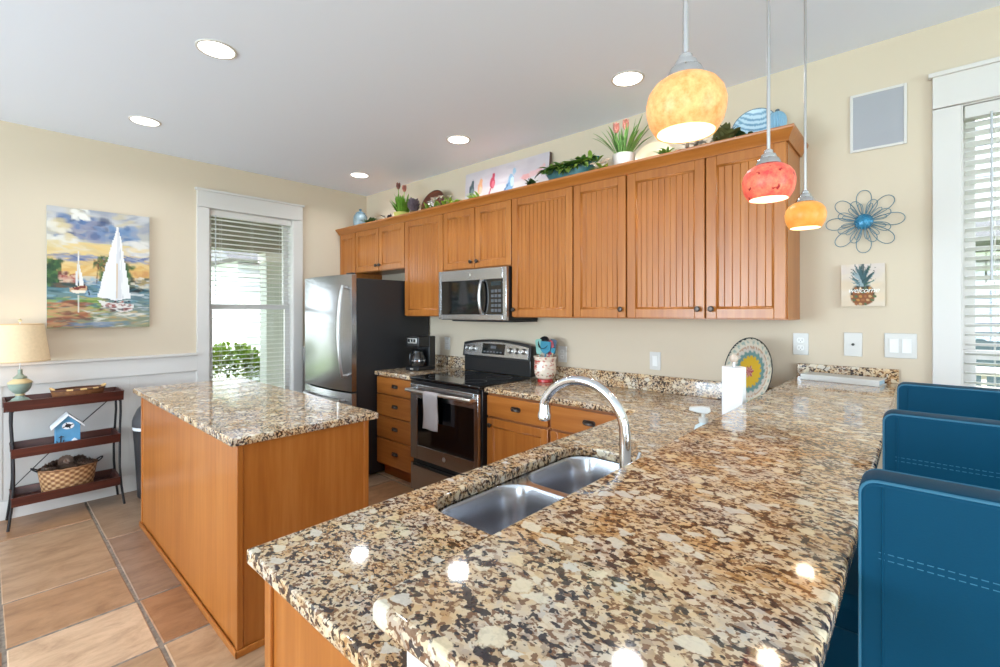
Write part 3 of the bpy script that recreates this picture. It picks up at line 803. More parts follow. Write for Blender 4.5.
# ------------------------------------------------------------------ sink and faucet
t = thing('kitchen_sink', 'double-bowl undermount stainless steel sink in the granite', 'sink', (-.811, 1.168, ZC-.034))
ox, oy, oz = t.location
def rr_at(x0, x1, y0, y1, r): return round_rect(x0-ox, x1-ox, y0-oy, y1-oy, r, 8)
def bowl(y0, y1, depth):
    x0, x1 = SX0+.004, SX1-.004
    t2 = bmesh.new(); loops = []
    for ins, z, r in ((0, -.002, .085), (.004, -.012, .085), (.010, -depth*.6, .082), (.016, -depth+.03, .078), (.030, -depth+.006, .066), (.060, -depth, .05)):
        loops.append([t2.verts.new((p[0], p[1], z)) for p in rr_at(x0+ins, x1-ins, y0+ins, y1-ins, r)])
    for A, B in zip(loops, loops[1:]):
        n = len(A)
        for k in range(n): t2.faces.new((A[k], B[k], B[(k+1) % n], A[(k+1) % n]))
    t2.faces.new(loops[-1])
    bmesh.ops.recalc_face_normals(t2, faces=t2.faces)
    bmesh.ops.reverse_faces(t2, faces=t2.faces)
    bmesh.ops.solidify(t2, geom=list(t2.faces), thickness=-.0015)
    q = MB(); q._merge(t2); b = part('bowl', q, M_SINK, t, angle=60)
    q = MB(); cx, cy = (x0+x1)/2-ox, (y0+y1)/2-oy
    q.lathe([(0, -depth+.002), (.030, -depth+.002), (.042, -depth+.0045), (.045, -depth+.001)], (cx, cy, 0), 24); q.lathe([(0, -depth+.004), (.012, -depth+.004), (.012, -depth+.010), (0, -depth+.011)], (cx, cy, 0), 16)
    part('drain', q, M_CHROME, b)
DV = 1.168
bowl(SY0+.004, DV-.014, .20); bowl(DV+.014, SY1-.004, .20)
rim = slab('rim', [rr_at(SX0-.02, SX1+.02, SY0-.02, SY1+.02, .09), rr_at(SX0+.004, SX1-.004, SY0+.004, DV-.014, .085), rr_at(SX0+.004, SX1-.004, DV+.014, SY1-.004, .085)], -.0025, -.0008, M_SINK, .0004)
part('rim', rim, M_SINK, t)

t = thing('kitchen_faucet', 'tall chrome gooseneck faucet behind the sink', 'faucet', (-.562, 1.100, ZC))
q = MB(); q.lathe([(0, 0), (.029, 0), (.030, .006), (.024, .014), (.019, .030), (.0165, .05), (0, .05)], n=28); part('base_flange', q, M_CHROME, t)
pts = [(0, 0, .04), (0, 0, .10), (0, 0, .16), (0, 0, .196)]; R = .134; cz = .200
for k in range(1, 15):
    a = radians(11.0*k); pts.append((-R+R*cos(a), 0, cz+R*.95*sin(a)))
pts.append((pts[-1][0]-.003, 0, pts[-1][2]-.012)); q = MB()
q.tube(pts, [.0150, .0150, .0146, .0142]+[.0134]*(len(pts)-4), n=18); part('spout', q, M_CHROME, t)
tx, tz = pts[-1][0], pts[-1][2]
q = MB(); q.lathe([(0, tz-.046), (.013, tz-.046), (.0185, tz-.041), (.0185, tz-.028), (.0150, tz-.018), (.0136, tz+.004), (0, tz+.004)], (tx, 0, 0), 22); part('aerator', q, M_CHROME, t)
q = MB(); q.cyl((0, .012, .085), (0, .040, .088), .013, .012); q.tube([(0, .038, .088), (.0, .055, .105), (0, .085, .135)], [.008, .006, .005], n=10); part('lever_handle', q, M_CHROME, t)

# ------------------------------------------------------------------ refrigerator
t = thing('refrigerator', 'stainless bottom-freezer refrigerator with charcoal side', 'refrigerator', (-3.975, 2.5, 0))
ox, oy = -3.975, 2.5; fx0, fx1 = -4.400, -3.548
q = MB(); q.box(fx0-ox+.004, fx1-ox-.001, 2.118-oy, 2.895-oy, .015, 1.714, .004); part('cabinet_body', q, M_FRSIDE, t)
def frdoor(name, z0, z1):
    n = 14; w = fx1-fx0; poly = [(fx0-ox, 2.112-oy)]
    for k in range(n+1):
        f = k/n; poly.append((fx0-ox+w*f, 2.068-oy-.034*(1-(2*f-1)**2)))
    poly.append((fx1-ox, 2.112-oy))
    q = MB(); q.prism(poly, z0, z1, 'Z', bev=.005); return part(name, q, M_STEEL, t, angle=25)
d = frdoor('door', .752, 1.746)
hx = fx1-ox-.065
q = MB(); pts = []
for k in range(17):
    f = k/16; pts.append((hx, 2.052-oy-.030-.042*sin(pi*f)**.7, .87+.78*f))
q.tube(pts, .0125, n=14); q.cyl((hx, 2.060-oy, .885), (hx, 2.020-oy, .885), .014); q.cyl((hx, 2.060-oy, 1.635), (hx, 2.020-oy, 1.635), .014)
part('door_handle', q, M_NICKEL, d)
d = frdoor('freezer_drawer', .085, .738)
q = MB(); pts = []
for k in range(17):
    f = k/16; pts.append((fx0-ox+.10+(fx1-fx0-.20)*f, 2.045-oy-.03-.042*sin(pi*f)**.7, .672))
q.tube(pts, .0125, n=14); q.cyl(pts[0], (pts[0][0], 2.055-oy, .672), .013); q.cyl(pts[-1], (pts[-1][0], 2.055-oy, .672), .013)
part('drawer_handle', q, M_NICKEL, d)
q = MB(); q.box(fx1-ox-.10, fx1-ox-.01, 2.072-oy, 2.11-oy, 1.7465, 1.760, .004); part('hinge_cover', q, M_FRSIDE, t)
q = MB(); q.box(fx0-ox+.02, fx1-ox-.02, 2.13-oy, 2.15-oy, 0, .08); part('kick_grille', q, M_BLACK, t)

# ------------------------------------------------------------------ range
t = thing('electric_range', 'stainless and black freestanding electric range', 'range', (-2.6, 2.55, 0))
ox, oy = -2.6, 2.55; rx0, rx1 = -2.976, -2.214
q = MB(); q.box(rx0-ox, rx1-ox, 2.274-oy, 2.885-oy, .02, .896, .003); part('oven_body', q, M_BLACK, t)
q = MB(); q.box(rx0-ox-.002, rx1-ox+.002, 2.240-oy, 2.80-oy, .897, .922, .007, 3); c = part('cooktop', q, M_BGLASS, t)
for x, y, r in ((-2.79, 2.40, .10), (-2.41, 2.40, .085), (-2.79, 2.66, .08), (-2.41, 2.66, .10)):
    q = MB(); q.lathe([(r-.003, .9222), (r, .9222), (r, .9226), (r-.003, .9226)], (x-ox, y-oy, 0), 40, close=True); part('burner_ring', q, mat('burner_mark', (58, 58, 62), .3), c)
# backguard
q = MB(); q.box(rx0-ox+.012, rx1-ox-.012, 2.815-oy, 2.885-oy, .922, 1.10, .006); b = part('backguard', q, M_BLACK, t)
arch = []
for k in range(21):
    f = k/20; arch.append((rx0-ox+.006+(rx1-rx0-.012)*f, 1.168+.034*sin(pi*f)**.8))
def guard(pin, z0, y0, y1, bev):
    pl = [(rx0-ox+.006+pin, z0)]+[(x+(pin if x < 0 else -pin), z-pin) for x, z in arch]+[(rx1-ox-.006-pin, z0)]
    q = MB(); q.prism(pl, y0, y1, 'Y', bev=bev); return q
TM = Matrix.Translation((0, 2.80-oy, 1.06)) @ Matrix.Rotation(radians(-10), 4, 'X') @ Matrix.Translation((0, -(2.80-oy), -1.06))
q = guard(0, 1.048, 2.800-oy, 2.875-oy, .006); bmesh.ops.transform(q.bm, matrix=TM, verts=q.bm.verts); part('control_housing', q, M_BLACK, t)
q = guard(.020, 1.060, 2.797-oy, 2.8005-oy, .001); bmesh.ops.transform(q.bm, matrix=TM, verts=q.bm.verts); cp = part('control_panel', q, M_STEEL, t)
q = MB(); q.box(-2.735-ox, -2.485-ox, 2.7945-oy, 2.797-oy, 1.078, 1.165, .001, M=TM); part('display', q, M_BGLASS, cp)
q = MB()
for k in range(6): q.box(-2.715-ox+k*.036, -2.693-ox+k*.036, 2.7938-oy, 2.7945-oy, 1.092, 1.102, M=TM)
q.box(-2.64-ox, -2.58-ox, 2.7938-oy, 2.7945-oy, 1.125, 1.148, M=TM); part('touch_keys', q, mat('dim_key_grey', (88, 90, 94), .4), cp)
for kx in (-2.905, -2.835, -2.425, -2.355, -2.285):
    q = MB(); K = TM @ Matrix.Translation((kx-ox, 2.797-oy, 1.118)) @ Matrix.Rotation(radians(90), 4, 'X')
    q._merge(MB().lathe([(0, 0), (.024, 0), (.024, .004), (.019, .008), (.017, .024), (.014, .027), (0, .027)], n=22).bm, K)
    q.box(-.003, .003, -.016, .016, .027, .031, .001, M=K); part('burner_knob', q, M_NICKEL, t)
# oven door
q = MB(); q.box(rx0-ox+.004, -2.888-ox, 2.240-oy, 2.270-oy, .292, .868, .004); q.box(-2.266-ox, rx1-ox-.012, 2.240-oy, 2.270-oy, .292, .868, .004)
q.box(-2.8885-ox, -2.2655-ox, 2.240-oy, 2.270-oy, .292, .402, .004); q.box(-2.8885-ox, -2.2655-ox, 2.240-oy, 2.270-oy, .764, .868, .004)
d = part('oven_door', q, M_STEEL, t)
q = MB(); q.box(-2.890-ox, -2.264-ox, 2.246-oy, 2.266-oy, .400, .766, .003); part('oven_window', q, M_BGLASS, d)
q = MB(); q.box(rx0-ox+.004, rx1-ox-.012, 2.244-oy, 2.272-oy, .870, .893, .002); part('vent_strip', q, M_BLACK, d)
hz = .826
q = MB(); pts = [(rx0-ox+.015+(rx1-rx0-.04)*k/14, 2.190-oy-.006*sin(pi*k/14), hz) for k in range(15)]; q.tube(pts, .0135, n=14)
for x in (rx0-ox+.03, rx1-ox-.04): q.box(x-.014, x+.014, 2.188-oy, 2.241-oy, hz-.012, hz+.012, .004)
part('oven_handle', q, M_NICKEL, d)
q = MB(); R = Matrix.Rotation(radians(90), 4, 'X'); q.lathe([(0, 0), (.016, 0), (.0165, .0015), (.0125, .002), (0, .002)], (-2.575-ox, 2.240-oy, .350), 24, R); q.tube([(-2.575-ox+.007*cos(a*.52)*(.7+.3*cos(a*1.04)), 2.2373-oy, .350+.008*sin(a*.52)) for a in range(12)], .001, n=5, closed=True)
part('emblem', q, M_NICKEL, d)
q = MB(); q.box(rx0-ox+.004, rx1-ox-.012, 2.244-oy, 2.272-oy, .045, .255, .004); dr = part('storage_drawer', q, M_STEEL, t)
q = MB(); q.box(rx0-ox+.06, rx1-ox-.07, 2.234-oy, 2.227-oy, .245, .262, .003); part('drawer_lip', q, M_BLACK, dr)
# towel over the oven handle
def hang(f, g):
    x = -.083+.166*f + .004*sin(g*9)
    L = .275 if True else .2; s = g*(.255+.05+.21)
    rr = .0165; wob = .005*sin(f*7+g*4)
    if s < .255: return Vector((x, -rr-.004+wob*(1-s/.255)*1.2-.004*(1-s/.255), -.255+s))
    if s < .305:
        a = (s-.255)/.05*pi; return Vector((x, -(rr+.002)*cos(a), (rr)*sin(a)))
    return Vector((x+.012*(s-.305), rr+.003+.3*0*wob, -(s-.305)))
q = MB(); q.grid(hang, 14, 40, .004)
tw = solid('dish_towel', q, mat('white_terry', (226, 216, 216), .9, sheen=.3, bump=.5, bscale=260), 'white dish towel folded over the oven handle', 'towel', (-2.640, 2.186, hz), angle=70)

# ------------------------------------------------------------------ microwave
t = thing('microwave_oven', 'stainless over-the-range microwave with dark window', 'microwave', (-2.606, 2.72, 1.350))
ox, oy, oz = t.location; mx0, mx1 = -2.982, -2.230; mh = .412
q = MB(); q.box(mx0-ox, mx1-ox, 2.566-oy, 2.912-oy, .012, mh, .003); part('case', q, M_BLACK, t)
yf = 2.536-oy
q = MB(); zA, zB = .058, .322
q.box(mx0-ox, -2.950-ox, yf, 2.565-oy, .014, mh-.002, .004); q.box(mx1-ox-.036, mx1-ox, yf, 2.565-oy, .014, mh-.002, .004)
q.box(-2.9505-ox, mx1-ox-.0355, yf, 2.565-oy, .014, zA, .004); q.box(-2.9505-ox, mx1-ox-.0355, yf, 2.565-oy, zB, mh-.002, .004)
d = part('front_frame', q, M_STEEL, t)
q = MB(); q.box(-2.952-ox, -2.515-ox, yf+.004, 2.564-oy, zA-.002, zB+.002, .002); part('door_window', q, M_BGLASS, d)
q = MB(); q.box(-2.514-ox, mx1-ox-.034, yf+.004, 2.564-oy, zA-.002, zB+.002, .002); k = part('keypad_panel', q, M_BGLASS, t)
q = MB()
for i in range(3):
    for j in range(5): q.box(-2.385-ox+i*.036, -2.357-ox+i*.036, yf+.0028, yf+.004, zA+.02+j*.036, zA+.042+j*.036, .0005)
part('keypad_buttons', q, mat('keypad_silver', (84, 86, 92), .35), k)
q = MB(); q.box(-2.385-ox, -2.285-ox, yf+.0028, yf+.004, zB-.048, zB-.018); part('clock_display', q, mat('clock_glass', (30, 44, 50), .1), k)
q = MB(); pts = [(-2.468-ox, yf-.012-.028*sin(pi*j/14)**.6, zA+.005+(zB-zA-.01)*j/14) for j in range(15)]; q.tube(pts, .012, n=12); q.cyl((pts[0][0], yf+.004, pts[0][2]+.006), (pts[0][0], yf-.014, pts[0][2]+.006), .011); q.cyl((pts[-1][0], yf+.004, pts[-1][2]-.006), (pts[-1][0], yf-.014, pts[-1][2]-.006), .011)
part('door_handle', q, M_NICKEL, d)
q = MB(); q.box(mx0-ox+.10, mx1-ox+.0, 2.60-oy, 2.905-oy, .0, .0115, .002); part('vent_plate', q, M_BLACK, t)
q = MB(); R = Matrix.Rotation(radians(90), 4, 'X'); q.lathe([(0, 0), (.011, 0), (.011, .0015), (0, .0018)], (-2.606-ox, yf, .366), 20, R); part('emblem', q, M_NICKEL, d)
# ------------------------------------------------------------------ bar stools
def bar_stool(label, loc, group):
    """origin on the floor under the seat; the back stands on the -Y side"""
    t = thing('bar_stool', label, 'bar stool', loc, group=group)
    q = MB(); q.box(-.330, .220, .004, .42, .655, .785, .025, 4); part('seat', q, M_TEAL, t, angle=60)
    # back: padded panel with boxed, rounded edge
    q = MB(); q.prism(round_rect(-.2235, .2235, .74, 1.214, .020, 6), -.002, .058, 'Y', bev=.008, seg=3); b = part('backrest', q, M_TEAL, t, angle=60)
    def loop(y, ins): return [(p[0], y, p[1]) for p in round_rect(-.2235+ins, .2235-ins,   .742+ins, 1.214-ins, .018, 5)]
    q = MB(); q.tube(loop(.0006, .0026), .0022, n=6, closed=True); q.tube(loop(.0557, .0023), .0026, n=6, closed=True); part('piping', q, M_TEALT, b)
    for x in (-.198, .198):
        q = MB(); q.tube([(x, -.0022, .76), (x, -.0022, 1.0), (x, -.0022, 1.206)], .0016, n=6); part('side_seam', q, M_TEAL, b)
    q = MB()
    for z in (1.122, 1.114):
        for k in range(44): q.box(-.202+k*.0092, -.196+k*.0092, -.0026, -.0016, z-.0005, z+.0005)
    part('stitching', q, mat('teal_thread', (30, 96, 120), .6), b)
    for sx in (-1, 1):
        for sy, y in ((-1, .03), (1, .39)):
            q = MB(); q.prism(round_rect(-.018, .018, -.018, .018, .004, 3), 0, .705, 'Z')
            for v in q.bm.verts:
                f = 1-v.co.z/.705; v.co.x += sx*(.19+.015*f); v.co.y += y+sy*.02*f
            part('leg', q, mat('espresso_wood', (44, 32, 28), .35), t)
    for x0, x1, y0, y1, z in ((-.19, .19, .375, .40, .22), (-.205, -.185, .04, .38, .26), (.185, .205, .04, .38, .26), (-.19, .19, .02, .045, .30)):
        q = MB(); q.box(x0, x1, y0, y1, z-.015, z+.015, .003); part('stretcher', q, MATS['espresso_wood'], t)
    return t
grp = 'teal bar stools along the bar'
s0 = bar_stool('nearest of the three teal stools, its padded back filling the lower right', (.162, .772, 0), grp)
dup(s0, (.162, 1.300, 0), label='middle of the three teal stools beside the bar top')
dup(s0, (.170, 1.850, 0), label='teal stool nearest the window, rearmost of the three')

# ------------------------------------------------------------------ pendants and ceiling lights
def glow(name, c0, c1, scale, es, speck=None, base=.55):
    m, nt, b = new_mat(name)
    tc = nt.nodes.new('ShaderNodeTexCoord'); n = nt.nodes.new('ShaderNodeTexNoise'); n.inputs['Scale'].default_value = scale; n.inputs['Detail'].default_value = 5; n.inputs['Roughness'].default_value = .7
    nt.links.new(tc.outputs['Object'], n.inputs['Vector'])
    r = ramp(nt, [(.34, c0), (.66, c1)]); nt.links.new(n.outputs['Fac'], r.inputs['Fac']); out = r.outputs['Color']
    if speck:
        n2 = nt.nodes.new('ShaderNodeTexNoise'); n2.inputs['Scale'].default_value = 42; n2.inputs['Detail'].default_value = 2
        nt.links.new(tc.outputs['Object'], n2.inputs['Vector'])
        r2 = nt.nodes.new('ShaderNodeValToRGB'); r2.color_ramp.elements[0].position = .66; r2.color_ramp.elements[1].position = .70
        nt.links.new(n2.outputs['Fac'], r2.inputs['Fac'])
        x = nt.nodes.new('ShaderNodeMix'); x.data_type = 'RGBA'; x.inputs[7].default_value = (*lin(speck), 1)
        nt.links.new(r2.outputs['Color'], x.inputs[0]); nt.links.new(out, x.inputs[6]); out = x.outputs[2]
    nt.links.new(out, b.inputs['Base Color']); nt.links.new(out, b.inputs['Emission Color'])
    b.inputs['Emission Strength'].default_value = es; b.inputs['Roughness'].default_value = .38; b.inputs['Specular IOR Level'].default_value = .3
    return m
M_AMBER = glow('amber_art_glass', (214, 134, 74), (226, 172, 112), 60, .38)
M_CORAL = glow('coral_art_glass', (200, 62, 62), (226, 120, 88), 40, .40, speck=(140, 26, 30))
M_GOLD = glow('gold_art_glass', (226, 134, 54), (232, 164, 88), 10, .42)
M_INNER = mat('lit_shade_lining', (214, 200, 172), .5, emit=(255, 238, 206), es=.34)
M_BULB = mat('lit_bulb', (255, 244, 220), .4, emit=(255, 244, 222), es=1.6)
def pendant(label, loc, glass, zb=1.742):
    x, y = loc
    t = thing('pendant_lamp', label, 'pendant lamp', (x, y, HC), group='pendant lamps above the bar')
    z = zb-HC
    q = MB(); q.lathe([(0, -.0005), (.06, -.0005), (.062, -.006), (.05, -.02), (.012, -.028), (0, -.028)], n=28); part('canopy', q, M_NICKEL, t)
    q = MB(); q.cyl((0, 0, -.027), (0, 0, z+.140), .0048, n=12); part('stem', q, M_NICKEL, t)
    q = MB(); q.lathe([(0, z+.146), (.0075, z+.146), (.012, z+.142), (.0125, z+.134), (.019, z+.131), (.0215, z+.124), (.0215, z+.121), (.027, z+.118), (.031, z+.110), (.0335, z+.101), (.030, z+.0985), (0, z+.102)], n=30); part('socket_cap', q, mat('polished_nickel', (214, 214, 214), .16, metal=1.0), t)
    out = [(.028, z+.0995), (.042, z+.0965), (.055, z+.0875), (.065, z+.073), (.0695, z+.055), (.0685, z+.038), (.064, z+.020), (.056, z+.006), (.052, z)]
    inn = [(.0495, z+.001), (.0535, z+.008), (.061, z+.021), (.0655, z+.038), (.0665, z+.055), (.062, z+.072), (.053, z+.085), (.041, z+.0935), (.028, z+.0965)]
    q = MB(); q.lathe(out+[(.0495, z+.001)], n=48); s = part('glass_shade', q, glass, t, angle=60)
    q = MB(); q.lathe(inn, n=48); part('shade_lining', q, M_INNER, s, angle=60)
    q = MB(); q.ball((0, 0, z+.052), (.019, .019, .024)); q.cyl((0, 0, z+.070), (0, 0, z+.098), .012); part('bulb', q, M_BULB, t)
    l = bpy.data.lights.new('pendant_bulb', 'POINT'); l.energy = .55; l.color = (1, .88, .72); l.shadow_soft_size = .03
    o = bpy.data.objects.new('pendant_light', l); COL.objects.link(o); o.parent = t; o.location = (0, 0, z+.012)
    return t
pendant('big pale amber glass pendant nearest the camera', (-.319, .860), M_AMBER, 1.757)
pendant('coral red speckled glass pendant in the middle', (-.329, 1.532), M_CORAL, 1.757)
pendant('golden orange glass pendant nearest the wire flower', (-.333, 2.140), M_GOLD, 1.755)

M_CAN = mat('lit_can_lens', (255, 255, 255), .5, emit=(255, 250, 240), es=5.0)
cans = [(-2.615, .778, 'recessed ceiling light nearest the camera, in front of the island'), (-3.965, .740, 'recessed ceiling light over the window side of the island'),
        (-1.225, 2.428, 'recessed ceiling light above the big double wall cabinet'), (-2.617, 2.424, 'recessed ceiling light in front of the microwave'), (-4.005, 2.418, 'recessed ceiling light in front of the refrigerator')]
def can(x, y, label):
    t = thing('recessed_light', label, 'ceiling light', (x, y, HC), group='recessed ceiling lights')
    q = MB(); q.lathe([(.078, -.002), (.080, -.005), (.090, -.004), (.092, -.0005), (.078, -.0005)], n=40, close=True); part('trim_ring', q, M_WHITE, t)
    q = MB(); q.lathe([(0, -.003), (.0785, -.003), (.0785, -.0015), (0, -.0015)], n=40); part('lens', q, M_CAN, t)
    l = bpy.data.lights.new('can_light', 'AREA'); l.shape = 'DISK'; l.size = .14; l.energy = 5.5; l.color = (.92, .97, 1.0); l.spread = radians(150)
    o = bpy.data.objects.new('can_lamp', l); COL.objects.link(o); o.parent = t; o.location = (0, 0, -.010)
    return t
for x, y, lab in cans: can(x, y, lab)

# ------------------------------------------------------------------ wall things: pictures, flower, speaker, plates
def canvas(name, label, M, w, h, d, pic, side=(214, 206, 196), cat='painting'):
    """M maps local (x right, y into the wall, z up) to the world; the picture faces -y"""
    loc = M @ Vector((0, 0, 0)); R = M.to_3x3().to_4x4()
    t = thing(name, label, cat, loc)
    q = MB(); q.box(-w/2, w/2, .0008, d, -h/2, h/2, .0015, M=R); part('canvas_frame', q, mat('canvas_side_%s' % name, side, .7), t)
    nu, nv = pic.w, pic.h
    q = MB(); q.grid(lambda u, v: R @ Vector((-w/2+w*u, .0, h/2-h*v)), nu, nv)
    bmesh.ops.solidify(q.bm, geom=list(q.bm.faces), thickness=.0006)
    o = part('painted_face', q, M_CANVAS, t)
    Ri = R.inverted()
    set_color(o, lambda co: (lambda p: pic.at((p.x+w/2)/w, (h/2-p.z)/h))(Ri @ co))
    return t
# sailing boats
P = Paint(150, 220, (214, 196, 150))
P.grad(0, .30, (168, 168, 176), (196, 190, 176)); P.grad(.28, .56, (226, 200, 140), (224, 178, 96)); P.grad(.56, .66, (216, 200, 170), (150, 176, 196)); P.grad(.63, 1, (86, 134, 148), (150, 150, 110))
P.dabs(60, (0, 1, 0, .2), [(176, 178, 190), (206, 204, 206), (150, 156, 172), (214, 196, 150)], .12, .03, .6)
P.dabs(70, (.12, .55, .08, .25), [(58, 92, 146), (88, 124, 176), (36, 64, 112), (124, 146, 184), (150, 150, 172)], .08, .03, .7)
P.dabs(40, (.6, .85, .12, .26), [(70, 110, 160), (112, 146, 190), (150, 158, 178)], .07, .03, .7)
P.dabs(30, (.0, .22, .12, .34), [(232, 226, 214), (238, 232, 220), (226, 204, 150)], .09, .035, .7)
P.dabs(40, (.78, 1, .24, .40), [(228, 222, 214), (206, 200, 206), (236, 230, 220)], .08, .025, .7)
P.dabs(14, (.22, .36, 0, .08), [(240, 236, 226)], .05, .02, .8, 60); P.dabs(30, (.05, .95, .30, .40), [(236, 196, 110), (240, 206, 128), (230, 214, 180)], .14, .02, .6)
P.dabs(50, (.08, .98, .38, .45), [(110, 128, 172), (146, 158, 190), (86, 108, 160)], .12, .012, .7)
P.dabs(60, (0, .95, .44, .56), [(236, 190, 96), (228, 172, 80), (240, 206, 130)], .12, .02, .7)
P.dabs(26, (.78, .96, .50, .60), [(230, 176, 90), (214, 150, 76)], .05, .02, .8)
P.dabs(60, (0, .12, .44, .64), [(50, 92, 56), (84, 122, 62), (40, 70, 48)], .04, .03, .8, 60)
P.dabs(40, (.10, .26, .54, .64), [(176, 78, 66), (206, 140, 120), (120, 60, 52), (226, 190, 160)], .03, .018, .8)
P.dabs(40, (.44, .56, .39, .52), [(48, 84, 52), (88, 120, 58), (150, 110, 60)], .045, .015, .8, 70); P.line(.47, .46, .45, .62, .008, (120, 84, 48)); P.dabs(30, (.48, .56, .52, .62), [(60, 98, 58), (96, 128, 66)], .035, .02, .8)
P.dabs(36, (.72, .82, .44, .66), [(58, 98, 60), (92, 128, 66), (44, 78, 50)], .035, .03, .8)
P.dabs(50, (.8, 1, .56, .70), [(60, 70, 60), (176, 150, 90), (120, 128, 110), (226, 214, 190)], .05, .015, .8)
P.dabs(30, (0, .35, .62, .66), [(72, 60, 50), (110, 84, 62), (52, 74, 72)], .07, .01, .8, 5); P.dabs(20, (.8, 1, .66, .70), [(40, 50, 52)], .06, .01, .8, 5)
P.dabs(90, (0, 1, .66, .80), [(58, 104, 120), (96, 146, 160), (40, 84, 96), (136, 176, 188)], .08, .010, .7, 8)
P.dabs(60, (.3, .5, .58, .82), [(110, 150, 190), (150, 182, 206), (82, 128, 170)], .05, .010, .7, 8)
P.dabs(110, (.0, .55, .74, .92), [(110, 150, 60), (150, 176, 78), (86, 124, 52), (190, 170, 80), (70, 110, 70)], .08, .012, .7, 10)
P.dabs(90, (0, .35, .78, .99), [(176, 96, 60), (140, 78, 56), (206, 140, 90), (196, 160, 100), (120, 66, 54)], .08, .012, .75, 12)
P.dabs(90, (.4, 1, .82, .99), [(226, 214, 196), (206, 180, 120), (150, 160, 140), (240, 236, 226), (190, 150, 90), (110, 140, 150)], .09, .010, .7, 12)
P.dabs(40, (.7, 1, .70, .84), [(236, 232, 228), (176, 190, 196), (90, 120, 130)], .07, .010, .7, 8); P.dabs(24, (.1, .6, .96, 1), [(96, 120, 150), (130, 150, 176)], .08, .01, .7, 5)
P.line(.285, .36, .275, .66, .006, (226, 220, 210)); P.poly([(.283, .40), (.33, .64), (.285, .655)], (240, 238, 232)); P.poly([(.275, .42), (.275, .65), (.25, .64)], (226, 226, 226))
P.poly([(.19, .665), (.35, .64), (.375, .66), (.35, .70), (.26, .715), (.21, .695)], (214, 168, 120)); P.poly([(.20, .665), (.35, .645), (.345, .662), (.27, .68)], (130, 52, 40)); P.poly([(.21, .688), (.36, .68), (.34, .705), (.26, .715)], (240, 228, 206)); P.line(.37, .66, .385, .72, .006, (50, 70, 90)); P.line(.28, .73, .285, .86, .012, (236, 236, 226), .7)
P.poly([(.655, .12), (.675, .12), (.80, .745), (.64, .765), (.46, .735)], (244, 242, 240)); P.poly([(.665, .13), (.675, .13), (.70, .75), (.64, .765), (.655, .4)], (224, 222, 226)); P.line(.66, .45, .655, .74, .010, (226, 178, 96), .8); P.line(.676, .14, .715, .74, .004, (196, 196, 204), .8)
P.poly([(.46, .765), (.62, .785), (.83, .80), (.82, .85), (.70, .865), (.52, .82)], (232, 226, 220)); P.dabs(30, (.5, .8, .80, .86), [(176, 66, 56), (140, 50, 46), (90, 70, 70)], .03, .008, .8, 10); P.dabs(12, (.5, .8, .77, .80), [(40, 40, 50), (190, 90, 70)], .018, .006, .9)
MPIC = Matrix.Translation((XL+.034, .598, 1.752)) @ Matrix.Rotation(radians(90), 4, 'Z')
P.a = (P.a*.85+P.a.mean(axis=2, keepdims=True)*.15)*.80
canvas('sailboat_painting', 'colourful sailboat canvas painting on the left wall', MPIC, .600, .888, .033, P, (190, 186, 180))
# birds on a branch: leaning on the wall above the cabinets
P = Paint(200, 46, (186, 176, 182))
P.dabs(60, (0, 1, 0, .6), [(188, 180, 186), (180, 170, 178), (194, 186, 190)], .1, .12, .6); P.dabs(30, (0, 1, .6, 1), [(194, 186, 184), (200, 192, 188)], .1, .12, .6)
for cx, cy, c, c2, r in ((.09, .52, (70, 84, 90), (110, 124, 124), .038), (.20, .52, (206, 150, 112), (222, 180, 150), .034), (.36, .46, (168, 54, 76), (196, 96, 110), .038)):
    P.ell(cx, cy, r, .19, c, 0); P.ell(cx+.008, cy+.05, r*.6, .11, c2, 0); P.ell(cx+.012, cy-.20, r*.55, .10, c, 0); P.line(cx-.02, cy+.15, cx-.045, cy+.34, .010, c)
P.ell(.585, .56, .040, .24, (130, 162, 190), 0); P.poly([(.53, .62), (.60, .45), (.62, .70), (.50, .86)], (112, 146, 178)); P.ell(.62, .28, .022, .10, (140, 170, 192)); P.ell(.60, .55, .02, .14, (186, 212, 232)); P.line(.48, .86, .56, .60, .010, (70, 96, 130))
P.poly([(.68, .50), (.93, .34), (.95, .26), (.97, .34), (.90, .50), (.74, .64)], (206, 168, 170)); P.ell(.75, .52, .05, .09, (206, 150, 148))
P.line(.02, .98, .30, .84, .012, (120, 104, 112), .7); P.line(.30, .86, .58, .80, .010, (70, 66, 78), .9); P.line(.58, .80, .84, .78, .008, (140, 128, 140), .7); P.line(.48, .96, .52, .80, .012, (40, 38, 48)); P.line(.60, .95, .60, .82, .008, (50, 46, 56))
MB_ = Matrix.Translation((-2.545, YB-.055, 2.500)) @ Matrix.Rotation(radians(-4), 4, 'X')
canvas('bird_canvas', 'long canvas of painted birds leaning above the cabinets', MB_, .915, .292, .028, P, (92, 74, 66))
